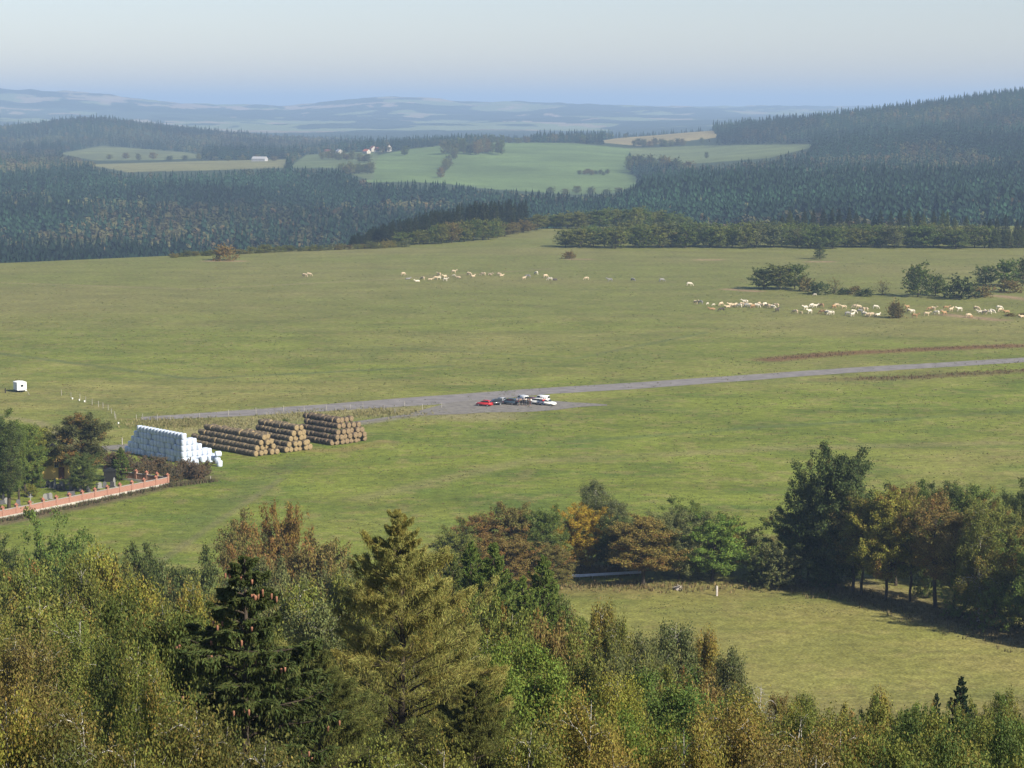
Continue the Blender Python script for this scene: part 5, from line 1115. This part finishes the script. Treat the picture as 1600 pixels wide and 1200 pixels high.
SKINM = mat('skin', (.45, .27, .19), .6); CLOTH = mat_objcol('cloth', .9, .1, 6, .1); HAIRM = mat('dark_hair', (.04, .028, .02), .7)
def person_meshes(pose):
    st = {0: 0, 1: .12, 2: -.06}[pose]; arm = {0: [(.22, 0, 1.18), (.22, .10, .93)], 1: [(.28, -.06, 1.2), (.18, -.3, 1.15)], 2: [(.23, .05, 1.16), (.12, -.18, 1.0)]}[pose]
    def leg(s): return [(s * .10, 0, .92), (s * .11, -st * s * .3, .50), (s * .12, st * s, .09), (s * .12, st * s - .14, .04)]
    A = [(s * a[0], a[1], a[2]) for s in (-1, 1) for a in arm]
    V = [(0, 0, .96), (0, 0, 1.2), (0, 0, 1.42), (0, -.01, 1.52), (0, -.02, 1.62), (0, -.03, 1.72)]; E = [(i, i + 1) for i in range(5)]; Rd = [.11, .10, .09, .05, .09, .07]
    for s in (-1, 1):
        k = len(V); V += leg(s); Rd += [.10, .07, .05, .045]; E += [(0, k), (k, k + 1), (k + 1, k + 2), (k + 2, k + 3)]
        k = len(V); V += [(s * .19, 0, 1.42), (s * arm[0][0], arm[0][1], arm[0][2]), (s * arm[1][0], arm[1][1], arm[1][2])]; Rd += [.06, .045, .035]; E += [(2, k), (k, k + 1), (k + 1, k + 2)]
    body = skin('body', V, E, Rd, 1)
    Vj = V[:3]; Ej = [(0, 1), (1, 2)]; Rj = [.17, .16, .15]
    for s in (-1, 1):
        k = len(Vj); Vj = Vj + [(s * .20, 0, 1.41), (s * arm[0][0], arm[0][1], arm[0][2]), (s * (arm[0][0] * .3 + arm[1][0] * .7), arm[0][1] * .3 + arm[1][1] * .7, arm[0][2] * .3 + arm[1][2] * .7)]; Rj += [.08, .065, .055]; Ej += [(2, k), (k, k + 1), (k + 1, k + 2)]
    jk = skin('jacket', Vj, Ej, Rj, 1)
    Vt = [(0, 0, .97)]; Et = []; Rt = [.16]
    for s in (-1, 1): k = len(Vt); L_ = leg(s)[:3]; Vt += L_; Rt += [.115, .09, .07]; Et += [(0, k), (k, k + 1), (k + 1, k + 2)]
    tr = skin('trousers', Vt, Et, Rt, 1)
    return body, jk, tr
PM = [person_meshes(i) for i in range(3)]
HB = MB(); bmesh.ops.create_icosphere(HB.bm, subdivisions=2, radius=.115, matrix=Matrix.Translation((0, .015, 1.72)) @ Matrix.Diagonal((.92, 1.05, .85, 1))); HM = bpy.data.meshes.new('hair'); HB.bm.to_mesh(HM); HM.materials.append(HAIRM)
for b_, j_, t_ in PM: b_.materials.append(SKINM); j_.materials.append(CLOTH); t_.materials.append(CLOTH)
PPL = [(807.5, 633.5, 'grey', (.16, .16, .17), (.05, .05, .07)), (811, 634, 'brown', (.15, .11, .08), (.12, .10, .08)), (814, 633.5, 'tan', (.32, .24, .16), (.07, .06, .05)), (818, 634, 'black', (.02, .02, .022), (.03, .03, .035)), (821, 634, 'dark green', (.04, .055, .04), (.04, .04, .05)),
       (825, 634, 'brown-black', (.06, .045, .035), (.03, .03, .03)), (828, 634, 'dark brown', (.08, .05, .035), (.10, .05, .04)), (830, 633.7, 'white', (.68, .68, .66), (.08, .08, .10)), (845.5, 633.2, 'dark blue', (.04, .05, .10), (.04, .04, .05)), (849, 633.8, 'red', (.42, .03, .03), (.05, .08, .14)), (852, 633.6, 'crimson', (.38, .02, .04), (.04, .07, .09))]
for i, (px, py, cn, jc, tc) in enumerate(PPL):
    o = empty('person', G(px, py) + Vector((0, 0, .05)), rb.uniform(0, 6.28)); b_, j_, t_ = PM[i % 3]
    tag(o, f'person in a {cn} jacket, {ordinal(i + 1)} from the left beside the cars', 'person', 'people standing by the cars')
    link('body', b_, o); link('jacket', j_, o).color = (*jc, 1); link('trousers', t_, o).color = (*tc, 1); link('hair', HM, o)

# ------------------------------------------------------------------ hamlet and far buildings
FW = mat('dull_white_sheet', (.34, .34, .34), .7, .05, .5)
CREAM = mat('cream_plaster', (.42, .39, .34), .9, .06, .5); ROOFB = mat('bright_red_tiles', (.34, .10, .055), .85, .15, 1); GROOF = mat('grey_roof', (.30, .31, .33), .8, .1, 1)
def far_house(px, py, w, dp, h, rh, rz, wm, rm, label, cat='house', name='house'):
    d = field_d(px, py) if py > 215 else 10500; x = (px - 800) / 3515 * d; z = float(ground_z(x, d)); 
    if py <= 215: z = P(px, py, d).z if abs(P(px, py, d).z - z) < 30 else z
    house(name, (x, d, z - .3), rz, w, dp, h, rh, wm, rm, label, cat, nwin=4)
far_house(573, 240, 10, 8, 4, 3, .8, CREAM, ROOFB, 'white gabled house, westernmost of the hamlet'); far_house(583, 237, 16, 9, 5, 4, .3, CREAM, ROOFB, 'long house with bright red roof in the hamlet'); far_house(592, 238, 12, 8, 4, 4, 1.2, CREAM, ROOFR, 'house with brown-red roof in the middle of the hamlet')
far_house(608, 237, 8, 7, 7, 4, .2, CREAM, ROOFR, 'tall narrow white house at the east end of the hamlet'); far_house(530, 240, 12, 8, 4, 3, .5, CREAM, GROOF, 'pale house among trees west of the hamlet'); far_house(514, 240, 14, 8, 4, 3, 1.0, CREAM, ROOFR, 'low house with reddish roof among trees west of the hamlet'); far_house(471, 240, 14, 9, 6, 5, .4, ROOFR, ROOFR, 'rusty brick farmhouse near the forest edge')
far_house(406, 252, 22, 10, 4, 3, 1.2, FW, FW, 'white barn on the pale field', 'barn', 'barn')
for i, (px, py, w) in enumerate(((437, 193, 24), (443, 193, 20), (458, 193, 60), (468, 192.5, 40))):
    far_house(px, py, w, 18, 11, 3, 1.5, FW, GROOF, f'distant white works building, {ordinal(i + 1)} from the left below the far hills', 'building', 'works_building')

# ------------------------------------------------------------------ grass tufts and weeds (stuff)
def tufts():
    rs = np.random.RandomState(31); n = 42000
    px = rs.uniform(-60, 1660, n); py = 400 + 560 * rs.rand(n) ** .8; m = fbm(px / 60, py / 18, 3) + rs.rand(n) * .45 > .735
    px, py = px[m], py[m]; dz = (600 - py) / F; t = -CAMZ / (-SP + dz * CP); y = t * (CP + dz * SP); x = (px - 800) / F * t
    ok = (y > 265) & (y < np.interp(px, PXF, EDGE) - 5); x, y = x[ok], y[ok]; n = len(x)
    h = rs.uniform(.06, .22, n) * np.clip(y / 480, .5, 1.3); w = rs.uniform(.15, .7, n) * np.clip(y / 480, .45, 1.5)
    kx = 5; a = rs.rand(n, kx) * 6.28; r = rs.rand(n, kx) * w[:, None] * .5
    cx = x[:, None] + np.cos(a) * r * 1.5; cy_ = y[:, None] + np.sin(a) * r
    hh = h[:, None] * rs.uniform(.6, 1.2, (n, kx)); ww = w[:, None] * rs.uniform(.15, .3, (n, kx)); b = rs.rand(n, kx) * 3.14
    z0 = np.zeros_like(cx)
    v = np.stack([np.stack([cx - np.cos(b) * ww, cy_ - np.sin(b) * ww, z0 - .02], -1), np.stack([cx + np.cos(b) * ww, cy_ + np.sin(b) * ww, z0 - .02], -1), np.stack([cx + ww * .3, cy_, z0 + hh], -1)], 2).reshape(-1, 3)
    ty = rs.rand(n); c = np.where((ty < .72)[:, None], [(.085, .105, .032)], np.where((ty < .88)[:, None], [(.16, .14, .06)], [(.10, .075, .035)])) * rs.uniform(.8, 1.2, n)[:, None]
    o = link('grass_tufts', mesh_np('grass_tufts', v, tris=np.arange(len(v)).reshape(-1, 3), mats=[TUF], attrs={'gcol': ('FACE', np.repeat(c, kx, 0))})); tag(o, 'darker tufts of coarse grass dotting the pasture', 'grass', kind='stuff')
def weeds(name, lines, n, h, cols, label, wd=3.0, seed=1):
    rs = np.random.RandomState(seed); vv = []; cc = []
    for ln in lines:
        g = [G(*p) for p in ln]
        for i in range(n):
            k = rs.randint(len(g) - 1); f = rs.rand(); p = g[k].lerp(g[k + 1], f); x = p.x + rs.normal() * wd; y = p.y + rs.normal() * wd; hh = h * rs.uniform(.4, 1.3)
            for j in range(4):
                a = rs.rand() * 3.14; w = hh * .16; ox, oy = rs.normal(size=2) * hh * .35
                vv += [(x + ox - math.cos(a) * w, y + oy - math.sin(a) * w, -.02), (x + ox + math.cos(a) * w, y + oy + math.sin(a) * w, -.02), (x + ox * 1.7, y + oy * 1.7, hh)]
                cc.append(np.array(cols[rs.randint(len(cols))]) * rs.uniform(.7, 1.25))
    o = link(name, mesh_np(name, vv, tris=np.arange(len(vv)).reshape(-1, 3), mats=[TUF], attrs={'gcol': ('FACE', cc)})); tag(o, label, 'grass' if 'grass' in name else 'weeds', kind='stuff')
TUF = mat_attr('dry_blades', 'gcol', scales=(), rough=.9)
tufts()
weeds('rusty_weeds', [[(1205, 562), (1300, 553), (1440, 546), (1590, 540)], [(1340, 592), (1430, 590), (1520, 584), (1620, 578)]], 420, .45, [(.12, .07, .04), (.09, .065, .035)], 'rusty dock weeds in long streaks across the pasture', 2.6, 2)
weeds('dry_grass', [[(335, 668), (460, 650), (560, 646), (640, 645)], [(225, 662), (330, 662)]], 1300, .5, [(.22, .19, .09), (.16, .15, .06), (.13, .13, .05)], 'tall dry grass between the fence and the straw stacks', 4.0, 3)
weeds('wall_weeds', [[(0, 815), (120, 791), (262, 760)], [(262, 760), (330, 752)]], 900, .55, [(.11, .08, .05), (.07, .075, .03)], 'brown weeds along the foot of the cemetery wall', .5, 4)
weeds('meadow_edge_grass', [[(885, 915), (960, 916), (1060, 918), (1230, 914)], [(890, 893), (965, 893)]], 700, .45, [(.20, .15, .07), (.15, .11, .05), (.12, .12, .05)], 'rusty and straw-coloured grass along the meadow edge', 1.8, 5)
weeds('bank_grass', [[(1230, 914), (1330, 930), (1400, 948), (1500, 975), (1620, 1010)]], 1100, .45, [(.15, .12, .06), (.10, .09, .04)], 'brownish grass on the bank under the grove', 2.5, 6)
